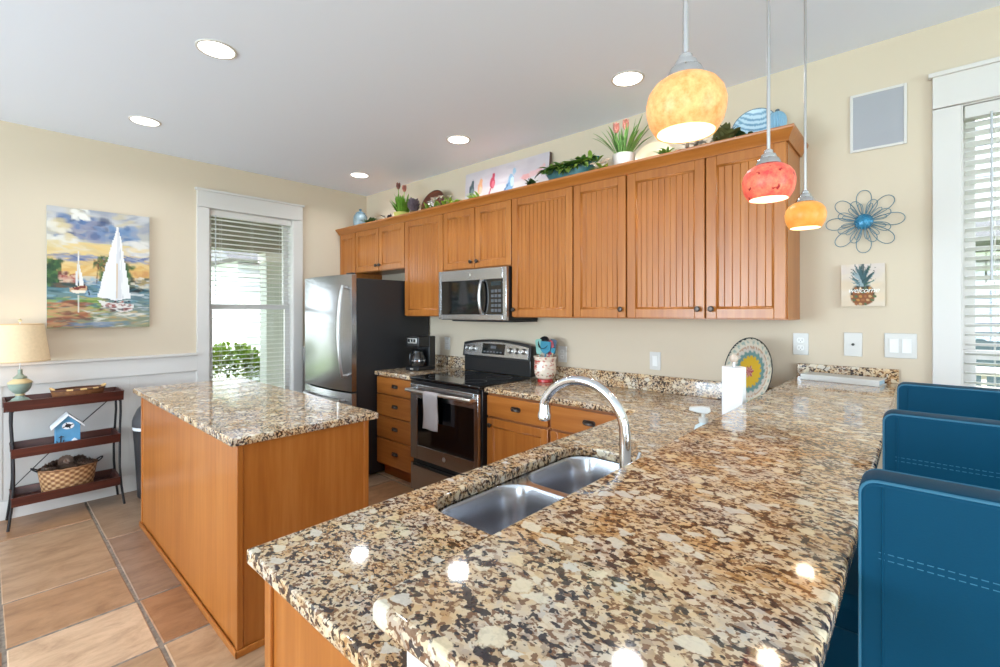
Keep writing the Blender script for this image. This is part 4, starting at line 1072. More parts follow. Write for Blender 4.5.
# pineapple
P = Paint(90, 110, (222, 206, 186))
P.dabs(30, (0, 1, 0, .4), [(222, 208, 200), (214, 200, 192)], .2, .1, .5); P.dabs(30, (0, 1, .4, 1), [(228, 204, 172), (216, 196, 170)], .2, .1, .5)
P.ell(.50, .72, .30, .27, (66, 58, 44)); P.ell(.50, .80, .29, .19, (134, 80, 46))
for j in range(5):
    for i in range(6):
        x = .25+i*.105+(j % 2)*.05; y = .58+j*.09
        if ((x-.5)/.28)**2+((y-.73)/.25)**2 < 1: P.ell(x, y, .044, .034, [(190, 134, 68), (160, 100, 60), (200, 158, 108), (90, 104, 70)][(i+j) % 4], 20)
for k in range(34):
    a = radians(-95+(k*.618*190) % 190); L = .28+.22*max(0, cos(a*1.1)); yb = .50-.10*(k % 3)*max(0, cos(a))
    P.poly([(.47, yb+.03), (.50+sin(a)*L*.55-.035, yb-cos(a)*L*.45), (.50+sin(a)*L*.95, yb-cos(a)*L*.85), (.50+sin(a)*L*.55+.035, yb-cos(a)*L*.45), (.53, yb+.03)], [(60, 92, 98), (104, 132, 140), (44, 72, 76), (150, 168, 172), (64, 98, 78)][k % 5], .9)
P.dabs(24, (.2, .8, .08, .55), [(40, 50, 52), (110, 130, 140), (60, 80, 70)], .014, .012, .8)
P.a = P.a*.85
pine = canvas('pineapple_canvas', 'small pineapple welcome canvas on the wall under the wire flower', Matrix.Translation((-.212, YB-.0265, 1.560)), .170, .208, .025, P, (216, 202, 182))
cu = bpy.data.curves.new('tmp', 'FONT'); cu.body = 'welcome'; cu.size = .036; cu.shear = .35; cu.extrude = .0003; cu.align_x = 'CENTER'; cu.space_character = .92
ob = bpy.data.objects.new('tmp', cu); COL.objects.link(ob)
me = bpy.data.meshes.new_from_object(ob.evaluated_get(bpy.context.evaluated_depsgraph_get())); bpy.data.objects.remove(ob); bpy.data.curves.remove(cu)
me.transform(Matrix.Translation((.002, -.0014, -.036)) @ Matrix.Rotation(radians(90), 4, 'X')); me.materials.clear(); me.materials.append(mat('white_script', (226, 226, 220), .5))
link('script_lettering', me, pine)
# wire flower
t = thing('wire_flower', 'blue wire flower wall hanging above the pineapple canvas', 'wall decoration', (-.208, YB-.012, 1.874))
M_WIRE = mat('teal_blue_wire', (74, 116, 134), .4, metal=.3); M_DISC = mat('bright_blue_metal', (44, 122, 158), .3, metal=.2, noise=.3, nscale=60)
q = MB(); R = Matrix.Rotation(radians(90), 4, 'X'); q.lathe([(0, .012), (.018, .010), (.034, .004), (.038, 0), (.036, -.003), (0, -.004)], n=32, M=R)
for k in range(26):
    a = k*2.399; r = .006*math.sqrt(k); q.ball((r*cos(a), -.0115+r*.18, r*sin(a)), .0032, 6)
part('flower_center', q, M_DISC, t)
def petal(a0, r0, L, W, y):
    pts = []
    for k in range(24):
        f = k/23; s = pi*f*2
        u = r0+L*(1-cos(s))/2; w = W*sin(s)*(.35+.65*(1-cos(s))/2)
        pts.append((u*cos(a0)-w*sin(a0), y, u*sin(a0)+w*cos(a0)))
    return pts
for k in range(8):
    q = MB(); q.tube(petal(radians(90+45*k), .026, .128, .040, -.001+(k % 2)*.003), .0016, n=6); part('outer_petal', q, M_WIRE, t)
for k in range(8):
    q = MB(); q.tube(petal(radians(112+45*k), .026, .084, .026, -.005), .0015, n=6); part('inner_petal', q, M_WIRE, t)
for k in range(12):
    q = MB(); q.tube(petal(radians(100+30*k), .030, .060, .012, -.008), .0014, n=6); part('center_loop', q, M_WIRE, t)
# in-wall speaker
t = thing('wall_speaker', 'white framed rectangular speaker grille high on the wall', 'speaker', (-.155, YB, 2.366))
q = MB(); w, h = .108, .143
for x0, x1, z0, z1 in ((-w, -w+.012, -h, h), (w-.012, w, -h, h), (-w+.012, w-.012, -h, -h+.012), (-w+.012, w-.012, h-.012, h)): q.box(x0, x1, -.010, -.0005, z0, z1, .002)
part('frame', q, M_WHITE, t)
q = MB(); q.box(-w+.011, w-.011, -.007, -.001, -h+.011, h-.011); part('grille', q, mat('grey_speaker_mesh', (158, 158, 163), .6, bump=.4, bscale=900), t)
# outlets and switches
def plate(label, x, z, w, h, kind, cat):
    t = thing({'outlet': 'wall_outlet', 'cable': 'cable_plate', 'switch': 'light_switch', 'rocker': 'light_switch'}[kind], label, cat, (x, YB, z))
    q = MB(); q.box(-w/2, w/2, -.006, -.0004, -h/2, h/2, .003); part('cover_plate', q, M_PLAST, t)
    dk = mat('socket_slot', (60, 58, 56), .5)
    if kind == 'outlet':
        for s in (-1, 1):
            q = MB(); q.prism(round_rect(-.017, .017, s*.020-.014, s*.020+.014, .010, 5), -.0085, -.006, 'Y'); f = part('receptacle', q, mat('ivory_plastic', (222, 220, 216), .4), t)
            q = MB(); q.box(-.008, -.006, -.0089, -.0086, s*.02-.003, s*.02+.006); q.box(.006, .008, -.0089, -.0086, s*.02-.003, s*.02+.006); q.ball((0, -.0086, s*.02-.008), (.002, .0006, .002), 8); part('slot', q, dk, f)
    elif kind == 'cable':
        q = MB(); q.lathe([(0, .006), (.0065, .006), (.0065, .012), (.004, .012), (.004, .009), (0, .009)], n=14, M=Matrix.Rotation(radians(90), 4, 'X')); part('cable_jack', q, dk, t)
    else:
        n = 2 if w > .09 else 1
        for k in range(n):
            x0 = (k-(n-1)/2)*.046; q = MB(); q.prism([(-.0062, -.033), (-.0062, .033), (-.0115, .033), (-.0075, 0), (-.0085, -.033)], x0-.0165, x0+.0165, 'X'); part('rocker', q, mat('rocker_white', (226, 225, 222), .35), t)
    return t
plate('white double outlet just right of the big wall cabinet', -.474, 1.258, .072, .116, 'outlet', 'outlet')
plate('white wall plate with one dark cable hole in the centre', -.251, 1.266, .074, .118, 'cable', 'wall plate')
plate('white double rocker switch beside the right window trim', -.071, 1.268, .118, .118, 'switch', 'light switch')
plate('white single rocker switch under the narrow wall cabinets', -1.277, 1.110, .074, .116, 'rocker', 'light switch')
plate('white outlet behind the utensil crock', -2.000, 1.110, .078, .120, 'outlet', 'outlet')
plate('white outlet between the coffee maker and the range', -3.300, 1.130, .074, .116, 'outlet', 'outlet')

# ------------------------------------------------------------------ things on the counters
t = thing('coffee_maker', 'black drip coffee maker with glass carafe by the refrigerator', 'coffee maker', (-3.300, 2.60, ZC+.0006), rotz=radians(10))
q = MB(); q.box(-.076, .076, -.115, .115, 0, .032, .008, 3); q.box(-.076, .076, .030, .115, .030, .296, .008, 3); b = part('body', q, M_BLACK, t)
q = MB(); q.box(-.076, .076, -.110, .032, .205, .298, .012, 3); part('brew_head', q, M_BLACK, t)
q = MB(); q.box(-.052, .052, -.114, -.109, .238, .284, .002); c = part('control_face', q, M_NICKEL, t)
q = MB()
for x in (-.033, -.002, .029): q.box(x-.012, x+.012, -.1155, -.114, .248, .276, .001)
part('display_window', q, M_BGLASS, c)
q = MB(); q.lathe([(0, .034), (.058, .034), (.066, .050), (.068, .085), (.060, .125), (.048, .150), (.046, .160), (.042, .160), (.044, .150), (.056, .124), (.064, .085), (.062, .052), (.055, .038), (0, .038)], (0, -.040, 0), 30); cf = part('carafe', q, mat('smoked_glass', (40, 36, 34), .04, spec=.8), t)
q = MB(); q.lathe([(0, .160), (.046, .160), (.046, .170), (.030, .180), (0, .182)], (0, -.040, 0), 24); part('carafe_lid', q, M_BLACK, cf)
q = MB(); q.tube([(0, -.100, .150), (0, -.132, .148), (0, -.140, .110), (0, -.126, .065), (0, -.106, .062)], .008, n=8); part('carafe_handle', q, M_BLACK, cf)
q = MB(); q.lathe([(.0665, .083), (.0695, .083), (.0695, .091), (.0665, .091)], (0, -.040, 0), 30, close=True); part('carafe_band', q, M_CHROME, cf)
q = MB(); q.box(-.018, .018, -.118, -.113, .008, .024, .002); part('power_switch', q, M_NICKEL, t)

# utensil crock and what stands in it
P = Paint(160, 70, (226, 210, 192))
P.dabs(70, (0, 1, .06, .28), [(176, 54, 50), (196, 90, 80), (226, 206, 190)], .02, .05, .8, 60); P.dabs(60, (0, 1, .34, .60), [(206, 120, 112), (226, 200, 186), (190, 84, 80)], .018, .05, .7, 60); P.dabs(50, (0, 1, .66, .86), [(150, 60, 44), (110, 96, 50), (196, 70, 60)], .016, .05, .8, 40)
P.dabs(18, (.55, .75, .1, .55), [(196, 70, 62), (176, 50, 46)], .03, .06, .8); P.poly([(.72, .34), (.80, .34), (.80, .62), (.72, .62)], (240, 234, 226))
t = thing('utensil_crock', 'red and cream patterned crock full of cooking utensils', 'crock', (-2.050, 2.765, ZC+.0006))
q = MB(); q.lathe(dense([(0, .022), (.050, .022), (.066, .034), (.078, .060), (.082, .095), (.080, .135), (.077, .152), (.084, .176), (.086, .188), (.080, .188), (.072, .155), (.072, .10), (.060, .04), (0, .03)]), n=128); o = part('pot', q, M_GLAZE, t, angle=60)
set_color(o, lambda co: P.at((math.atan2(co.y, co.x)/(2*pi)) % 1.0, 1-(co.z-.02)/.17))
q = MB(); q.lathe([(0, 0), (.056, 0), (.058, .006), (.052, .023), (0, .023)], n=48); part('foot_ring', q, mat('red_glaze', (176, 44, 44), .25), t)
ut = [(-.045, -.012, -.16, 'spatula', (128, 176, 166), 'pale green spatula at the left of the crock'), (-.012, .012, -.03, 'ladle', (26, 26, 28), 'black round-headed ladle in the crock'), (.012, -.030, .02, 'turner', (40, 124, 150), 'blue turner with a wide blade in the crock'),
      (.030, .006, .07, 'spoon', (196, 84, 96), 'rose red spoon in the crock'), (.044, .022, .12, 'spatula', (70, 88, 108), 'slate blue spatula at the back of the crock'), (.052, -.020, .24, 'brush', (36, 130, 156), 'small turquoise brush leaning right in the crock')]
for k, (dx, dy, tl, kind, c, lab) in enumerate(ut):
    t = thing('cooking_'+kind, lab, 'utensil', (-2.050+dx*.5, 2.765+dy*.7, ZC+.035), group='utensils in the crock'); t.rotation_euler = (radians(-3), tl, 0)
    cm = mat('utensil_%d' % k, c, .4); L = .182 if kind != 'brush' else .190
    q = MB(); q.tube([(0, 0, 0), (0, 0, L*.6), (0, 0, L)], [.0045, .0055, .0045], n=8); part('handle', q, cm if kind != 'brush' else mat('pale_wood', (196, 168, 128), .5), t)
    q = MB()
    if kind == 'spatula': q.prism(round_rect(-.030, .030, L-.012, L+.098, .016), -.004, .004, 'Y', bev=.002)
    elif kind == 'ladle': q.lathe([(0, -.018), (.028, -.013), (.044, 0), (.050, .020), (.047, .020), (.040, .003), (.026, -.010), (0, -.015)], n=24, M=Matrix.Translation((0, -.006, L+.064)) @ Matrix.Rotation(radians(70), 4, 'X'))
    elif kind == 'turner': q.prism([(-.014, L-.010), (.014, L-.010), (.046, L+.018), (.046, L+.080), (-.046, L+.080), (-.046, L+.018)], -.003, .003, 'Y', bev=.0015)
    elif kind == 'spoon': q.ball((0, 0, L+.036), (.036, .010, .056), 14)
    else: q.prism(round_rect(-.016, .016, L-.004, L+.034, .006), -.006, .006, 'Y', bev=.002)
    part('head', q, cm, t)

# paper towels
t = thing('paper_towel_holder', 'paper towel holder with a white ball finial', 'towel holder', (-.549, 1.990, ZC+.0006))
q = MB(); q.lathe([(0, 0), (.072, 0), (.074, .006), (.066, .014), (.012, .016), (0, .016)], n=32); part('base', q, M_NICKEL, t)
q = MB(); q.cyl((0, 0, .014), (0, 0, .318), .006, n=12); part('rod', q, M_NICKEL, t)
q = MB(); q.ball((0, 0, .330), .0165); part('finial', q, mat('cream_ceramic', (196, 176, 160), .25), t)
q = MB(); q.lathe([(.020, .0), (.0425, .0), (.043, .004), (.043, .276), (.0425, .280), (.020, .280)], n=40, close=True); q.box(.0, .042, -.0435, -.0427, .0, .279)
solid('paper_towel_roll', q, mat('paper_towel', (244, 243, 244), .9, spec=.1), 'white paper towel roll standing behind the bar edge', 'paper towel', (-.549, 1.990, ZC+.0175))
# decorative plate on an easel
PL = Paint(160, 160, (206, 198, 182))
t = thing('decorative_plate', 'round patterned plate with a yellow flower centre propped upright', 'plate', (-.675, 2.715, ZC+.199), rotz=0)
plate_rgb = lambda r, a: ((34, 44, 52) if r > .955 else (196, 190, 172) if r > .90 else ((150, 168, 160) if sin(a*26) > 0 else (206, 198, 180)) if r > .82 else (208, 200, 184) if r > .74 else (176, 142, 120) if r > .70 else (196, 188, 176)
                          if r > .56+.05*abs(sin(a*10)) else (104, 138, 136) if r > .42+.06*abs(sin(a*9)) else (206, 168, 52) if r > .15+.03*sin(a*6) else ((168, 76, 84) if (int(r*34)+int(a*3)) % 2 else (196, 150, 140)))
PLM = Matrix.Rotation(radians(-38), 4, 'Z') @ Matrix.Rotation(radians(90-10), 4, 'X')
q = MB(); rr_ = .180
prof = [(0, -.002)]+[(rr_*f, -.002+.0*f) for f in (.05, .1, .15, .2, .25, .3, .35, .4, .45, .5, .55)]+[(rr_*f, -.002+.018*((f-.55)/.45)**1.4) for f in (.6, .65, .7, .74, .78, .82, .86, .9, .93, .955, .98, 1.0)]+[(rr_*.995, .012), (rr_*.6, -.008), (0, -.008)]
q.lathe(prof, n=120, M=PLM); o = part('plate_disc', q, M_GLAZE, t, angle=60)
PI_ = PLM.inverted()
def pc(co):
    p = PI_ @ co; r = math.hypot(p.x, p.y)/rr_
    back = p.z < (-.004 if r < .6 else -.002+.018*((r-.55)/.45)**1.4-.0035)
    return lin((228, 226, 220)) if back and r < .99 else lin(plate_rgb(r, math.atan2(p.y, p.x)))
set_color(o, pc)
t = thing('plate_easel', 'black wire easel holding the decorative plate', 'plate stand', (-.675, 2.715, ZC+.0006), rotz=radians(-38))
for s in (-1, 1):
    q = MB(); q.tube([(s*.10, -.075, .034), (s*.10, -.075, .006), (s*.095, -.02, .006), (s*.06, .055, .006), (s*.05, .058, .06), (s*.025, .045, .18)], .003, n=8); part('foot_wire', q, M_IRON, t)
q = MB(); q.tube([(-.092, -.02, .006), (.092, -.02, .006)], .003, n=8); part('cross_wire', q, M_IRON, t)
# white pump bottle behind the bar edge
t = thing('soap_pump_bottle', 'white pump bottle head poking up behind the bar edge', 'soap bottle', (-.552, 1.650, ZC+.0006), rotz=radians(20))
q = MB(); q.lathe([(0, 0), (.030, 0), (.032, .004), (.032, .105), (.026, .125), (.013, .133), (.013, .138), (0, .138)], n=28); part('bottle', q, mat('clear_soap', (206, 220, 224), .12), t)
q = MB(); q.lathe([(0, .138), (.015, .138), (.015, .152), (.006, .154), (.006, .170), (0, .170)], n=20); part('pump_collar', q, M_PLAST, t)
q = MB(); q.prism([(-.046, .176), (-.044, .186), (-.005, .192), (.020, .190), (.023, .176), (.012, .168), (-.012, .168)], -.010, .010, 'Y', bev=.003); part('pump_head', q, M_PLAST, t)
# white ring binder by the wall
t = thing('ring_binder', 'white binder lying flat on the bar by the wall', 'binder', (-.290, 2.795, ZBAR+.0006), rotz=radians(-9))
q = MB(); q.box(-.150, .165, -.064, .060, .0, .0035, .001); q.box(-.150, .165, -.064, .060, .0245, .028, .001); q.box(-.150, .165, -.0675, -.064, .0, .028, .001); part('cover', q, M_PLAST, t)
q = MB(); q.box(-.146, .158, -.060, .055, .0042, .0238); part('pages', q, mat('blue_grey_pages', (160, 184, 200), .7), t)

# ------------------------------------------------------------------ console table and what it carries
t = thing('console_table', 'three-tier wood tray console table on black iron legs', 'console table', (-4.525, .385, 0))
def tray(y0, y1, z, h, name, skirt=0.0):
    q = MB(); x0, x1 = -.125, .125
    q.box(x0, x1, y0, y1, z, z+.012, .002)
    for s in (-1, 1):
        q.prism([(s*.112, z-skirt), (s*.125, z-skirt), (s*.140, z+h), (s*.128, z+h)], y0-.012, y1+.012, 'Y', bev=.001)
        yy = y1 if s > 0 else y0
        q.prism([(yy-s*.013, z-skirt), (yy, z-skirt), (yy+s*.016, z+h), (yy+s*.004, z+h)], -.128, .128, 'X', bev=.001)
    return part(name, q, M_MAHOG, t)
tray(-.292, .296, .792, .052, 'top_tray', .018); tray(-.258, .275, .466, .062, 'middle_tray'); tray(-.258, .275, .147, .064, 'bottom_tray')
for sy, y in ((-1, -.262), (1, .290)):
    for sx in (-1, 1):
        pts = [(sx*.095, y+sy*.004, .774), (sx*.090, y+sy*.006, .68), (sx*.098, y, .55), (sx*.118, y-sy*.004, .40), (sx*.118, y-sy*.004, .28), (sx*.116, y+sy*.006, .14), (sx*.128, y+sy*.022, 0)]
        sp = []
        for i in range(len(pts)-1):
            for k in range(4):
                f = k/4; p0, p1 = Vector(pts[i]), Vector(pts[i+1]); sp.append(p0.lerp(p1, f))
        sp.append(Vector(pts[-1])); q = MB(); q.tube(sp, .0075, n=8); part('leg', q, M_IRON, t)
    q = MB(); q.tube([(-.1, y, .768), (.1, y, .768)], .006, n=8); part('leg_brace', q, M_IRON, t)
q = MB(); q.tube([(-.112, -.27, .20), (-.118, 0, .50), (-.100, .27, .770)], .003, n=6); part('back_brace', q, M_IRON, t)
# table lamp
t = thing('table_lamp', 'lit table lamp with turquoise urn base on the console', 'lamp', (-4.515, .160, .8048))
M_AQUA = mat('aged_turquoise_ceramic', (140, 156, 144), .3, noise=.12, nscale=20); M_GILT = mat('aged_cream_gold', (204, 188, 146), .4, metal=.1)
q = MB(); q.lathe([(0, 0), (.070, 0), (.071, .010), (.066, .020), (.047, .028), (.041, .038), (.024, .048), (.020, .062), (.020, .070), (.036, .082), (.052, .104), (.058, .128), (.059, .140), (0, .142)], n=40); part('urn_base', q, M_AQUA, t)
q = MB(); q.lathe([(0, .141), (.060, .141), (.062, .146), (.060, .151), (.048, .160), (.034, .170), (.028, .180), (0, .180)], n=40); part('gilt_shoulder', q, M_GILT, t)
q = MB(); q.lathe([(.021, .058), (.025, .062), (.025, .067), (.021, .071)], n=24); part('gilt_ring', q, M_GILT, t)
q = MB(); q.lathe([(0, .174), (.034, .174), (.036, .182), (.022, .192), (.012, .205), (.012, .235), (0, .235)], n=28); part('neck', q, M_AQUA, t)
q = MB(); q.lathe([(.150, .290), (.118, .540), (.1165, .540), (.1485, .290)], n=56, close=True); s = part('lamp_shade', q, mat('lit_linen_shade', (208, 186, 152), .9, emit=(238, 204, 158), es=.14, noise=.05, nscale=60), t, angle=60)
q = MB()
for z, r in ((.290, .1505), (.536, .1190)): q.lathe([(r-.003, z), (r+.0006, z), (r-.0004, z+.006), (r-.004, z+.006)], n=56, close=True)
part('shade_trim', q, mat('shade_trim', (196, 166, 128), .8), s)
q = MB(); q.cyl((0, 0, .235), (0, 0, .556), .003, n=8)
for k in range(3): q.cyl((0, 0, .536), (.117*cos(k*2.1), .117*sin(k*2.1), .537), .0016, n=6)
part('harp', q, M_NICKEL, t)
q = MB(); q.lathe([(0, .555), (.006, .556), (.010, .566), (.005, .574), (0, .580)], n=16); part('finial', q, M_GILT, t)
q = MB(); q.ball((0, 0, .39), (.028, .028, .042)); part('bulb', q, M_BULB, t)
l = bpy.data.lights.new('lamp_bulb', 'POINT'); l.energy = .9; l.color = (1, .84, .62); l.shadow_soft_size = .05
o = bpy.data.objects.new('lamp_light', l); COL.objects.link(o); o.parent = t; o.location = (0, 0, .46)
# oval serving tray
t = thing('serving_tray', 'small oval woven tray with horn handles on the console top', 'tray', (-4.515, .455, .8048))
M_RATTAN = mat('brown_rattan', (120, 76, 44), .5, noise=.3, nscale=40)
q = MB(); S_ = Matrix.Diagonal((.62, 1, 1, 1))
q.lathe([(0, 0), (.124, 0), (.132, .006), (.144, .052), (.147, .066), (.142, .068), (.136, .056), (.126, .010), (0, .006)], n=48, M=S_); part('tray_bowl', q, M_RATTAN, t)
q = MB(); ring = [(.145*.62*cos(2*pi*k/48), .145*sin(2*pi*k/48), .070) for k in range(48)]; q.tube(ring, .0055, n=8, closed=True); part('rolled_rim', q, mat('dark_rattan', (86, 50, 32), .45), t)
for s in (-1, 1):
    q = MB(); q.tube([(.030*cos(a), s*(.128+.020*sin(a)), .074+.012*sin(a)) for a in [pi*k/10 for k in range(11)]], .007, n=8); part('horn_handle', q, mat('pale_horn', (206, 168, 112), .35), t)
for k in range(3):
    q = MB(); a0 = -.5+k*.5; q.tube([(.091*cos(a0+j*.08), .146*sin(a0+j*.08), .072) for j in range(4)], .0068, n=8); part('horn_wrap', q, MATS['pale_horn'], t)
# birdhouse
t = thing('birdhouse', 'blue nautical birdhouse with white roof edges on the middle shelf', 'birdhouse', (-4.480, .392, .4786))
q = MB(); W, D = .064, .045
def bh(x0, x1, ins): return [(-W+ins, .014), (W-ins, .014), (W-ins, .150), (0, .222-ins), (-W+ins, .150)]
q.prism(bh(0, 0, 0), -D, D, 'X', bev=.001); part('house_body', q, mat('birdhouse_blue', (84, 146, 186), .55, noise=.08, nscale=20), t)
q = MB()
for s in (-1, 1): q.prism([(0, .224), (s*.086, .136), (s*.086, .146), (0, .236)], -D-.022, D+.022, 'X', bev=.001)
part('roof', q, mat('weathered_white', (236, 238, 240), .6), t)
q = MB(); q.box(-D-.012, D+.018, -.074, .074, 0, .0135, .002); part('base_board', q, MATS['weathered_white'], t)
q = MB(); RX = Matrix.Translation((D, 0, .152)) @ Matrix.Rotation(radians(90), 4, 'Y')
q.lathe([(.016, 0), (.030, 0), (.030, .006), (.016, .006)], n=28, close=True, M=RX @ Matrix.Diagonal((.8, 1.05, 1, 1))); part('life_ring', q, MATS['weathered_white'], t)
q = MB(); q.lathe([(0, .0002), (.016, .0002), (.016, .002), (0, .002)], n=20, M=RX @ Matrix.Diagonal((.8, 1.05, 1, 1)))
for a in (.4, 1.97, 3.54, 5.1): q.cyl((D+.004, .010*cos(a), .152+.008*sin(a)), (D+.007, .030*cos(a), .152+.022*sin(a)), .0032, n=6)
part('entry_hole', q, mat('dark_navy', (34, 34, 44), .6), t)
q = MB(); q.cyl((D+.003, -.040, .020), (D+.003, -.036, .088), .0035, n=8); q.tube([(D+.003, -.058, .055), (D+.004, -.052, .028), (D+.004, -.040, .020), (D+.004, -.028, .030), (D+.003, -.022, .058)], .003, n=6); q.cyl((D+.003, -.048, .078), (D+.003, -.024, .080), .003, n=6); part('anchor', q, MATS['dark_navy'], t)
q = MB(); q.box(D, D+.008, .020, .046, .016, .046, .002); q.prism([(.016, .046), (.050, .046), (.033, .062)], D, D+.009, 'X'); part('tiny_hut', q, MATS['weathered_white'], t)
# basket of pine cones
def basket_mat():
    m, nt, b = new_mat('woven_wicker'); N = nt.nodes.new; Lk = nt.links.new
    tc = N('ShaderNodeTexCoord'); sp = N('ShaderNodeSeparateXYZ'); Lk(tc.outputs['Object'], sp.inputs[0])
    at = N('ShaderNodeMath'); at.operation = 'ARCTAN2'; mx = N('ShaderNodeMath'); mx.operation = 'MULTIPLY'; mx.inputs[1].default_value = 1.55; Lk(sp.outputs['X'], mx.inputs[0]); Lk(sp.outputs['Y'], at.inputs[0]); Lk(mx.outputs[0], at.inputs[1])
    a1 = N('ShaderNodeMath'); a1.operation = 'MULTIPLY'; a1.inputs[1].default_value = 18; Lk(at.outputs[0], a1.inputs[0])
    z1 = N('ShaderNodeMath'); z1.operation = 'MULTIPLY'; z1.inputs[1].default_value = 170; Lk(sp.outputs['Z'], z1.inputs[0])
    s1 = N('ShaderNodeMath'); s1.operation = 'SINE'; Lk(a1.outputs[0], s1.inputs[0]); s2 = N('ShaderNodeMath'); s2.operation = 'SINE'; Lk(z1.outputs[0], s2.inputs[0])
    m1 = N('ShaderNodeMath'); m1.operation = 'MULTIPLY'; Lk(s1.outputs[0], m1.inputs[0]); Lk(s2.outputs[0], m1.inputs[1])
    r = ramp(nt, [(.25, (130, 86, 52)), (.5, (172, 126, 84)), (.8, (206, 166, 122))]); mr = N('ShaderNodeMapRange'); mr.inputs[1].default_value = -1; mr.inputs[2].default_value = 1; Lk(m1.outputs[0], mr.inputs[0]); Lk(mr.outputs[0], r.inputs['Fac']); Lk(r.outputs['Color'], b.inputs['Base Color'])
    bp = N('ShaderNodeBump'); bp.inputs['Distance'].default_value = .004; bp.inputs['Strength'].default_value = .8; Lk(mr.outputs[0], bp.inputs['Height']); Lk(bp.outputs['Normal'], b.inputs['Normal']); b.inputs['Roughness'].default_value = .6
    return m
t = thing('wicker_basket', 'oval wicker basket of pine cones on the bottom shelf', 'basket', (-4.520, .400, .1596))
q = MB(); S_ = Matrix.Diagonal((.64, 1, 1, 1)); q.lathe([(0, 0), (.128, 0), (.136, .02), (.150, .11), (.158, .168), (.153, .168), (.145, .11), (.130, .022), (0, .006)], n=56, M=S_); part('woven_bowl', q, basket_mat(), t)
q = MB(); q.tube([(.158*.64*cos(2*pi*k/56), .158*sin(2*pi*k/56), .169+.002*sin(k*2.2)) for k in range(56)], .007, n=8, closed=True); part('braided_rim', q, mat('wicker_rim', (140, 98, 64), .6, noise=.2, nscale=60), t)
for s in (-1, 1):
    q = MB(); q.tube([(.034*cos(a), s*(.158+.030*sin(a)), .171+.022*sin(a)) for a in [pi*k/12 for k in range(13)]], .0048, n=8); part('loop_handle', q, M_IRON, t)
def pinecone(label, loc, rot, sc):
    q = MB(); rr = random.Random(3); n = 46
    q.ball((0, 0, 0), (.016*sc, .016*sc, .038*sc), 10)
    for k in range(n):
        f = k/n; a = k*2.39996; z = (-.044+.088*f)*sc; r = .034*sc*math.sqrt(max(.02, 1-((f-.42)/.62)**2))
        d = Vector((cos(a), sin(a), .30)).normalized(); p = Vector((cos(a)*r*.55, sin(a)*r*.55, z))
        q.leaf(p, d, r*.85, .030*sc, -.30, n=3)
    o = solid('pinecone', q, mat('pinecone_brown', (136, 112, 98), .7, noise=.3, nscale=30), label, 'pine cone', loc, group='pine cones in the basket'); o.rotation_euler = rot
    return o
bz = .205
pc0 = pinecone('leftmost pine cone in the wicker basket', (-4.500, .312, bz+.128), (1.3, .3, .3), 1.0)
for loc, rot, lab in (((-4.515, .388, bz+.158), (1.2, .5, 1.2), 'tallest pine cone at the middle of the basket'), ((-4.465, .405, bz+.120), (1.5, .2, -.4), 'pine cone at the front middle of the basket'),
                      ((-4.480, .492, bz+.132), (1.35, -.3, .2), 'rightmost pine cone in the wicker basket'), ((-4.550, .455, bz+.140), (1.3, .9, 2.0), 'pine cone at the back right of the basket'), ((-4.560, .335, bz+.128), (1.5, .2, 1.9), 'pine cone at the back left of the basket')):
    o = pc0.copy(); COL.objects.link(o); o.location = loc; o.rotation_euler = rot; o['label'] = lab
# trash can
t = thing('trash_can', 'dark swing-top trash can behind the island corner', 'trash can', (-4.46, .905, 0))
q = MB(); q.lathe([(0, .004), (.110, .004), (.114, 0), (.118, .004), (.146, .530), (.142, .530), (.115, .012), (0, .010)], n=40); part('bin', q, mat('dark_bin_plastic', (52, 50, 52), .4), t)
q = MB(); q.lathe([(.1425, .524), (.150, .524), (.151, .548), (.1425, .548)], n=40, close=True); part('liner_edge', q, mat('white_bag', (226, 226, 228), .5), t)
q = MB(); q.lathe([(.152, .548), (.152, .590), (.146, .615), (.120, .675), (.095, .705), (.070, .712), (0, .714), (0, .708), (.115, .670), (.145, .548)], n=40); ld = part('lid', q, mat('grey_bin_lid', (74, 72, 74), .35), t)
q = MB(); q.prism(round_rect(-.07, .07, -.035, .035, .02), .712, .717, 'Z', bev=.002); part('swing_flap', q, MATS['dark_bin_plastic'], ld)

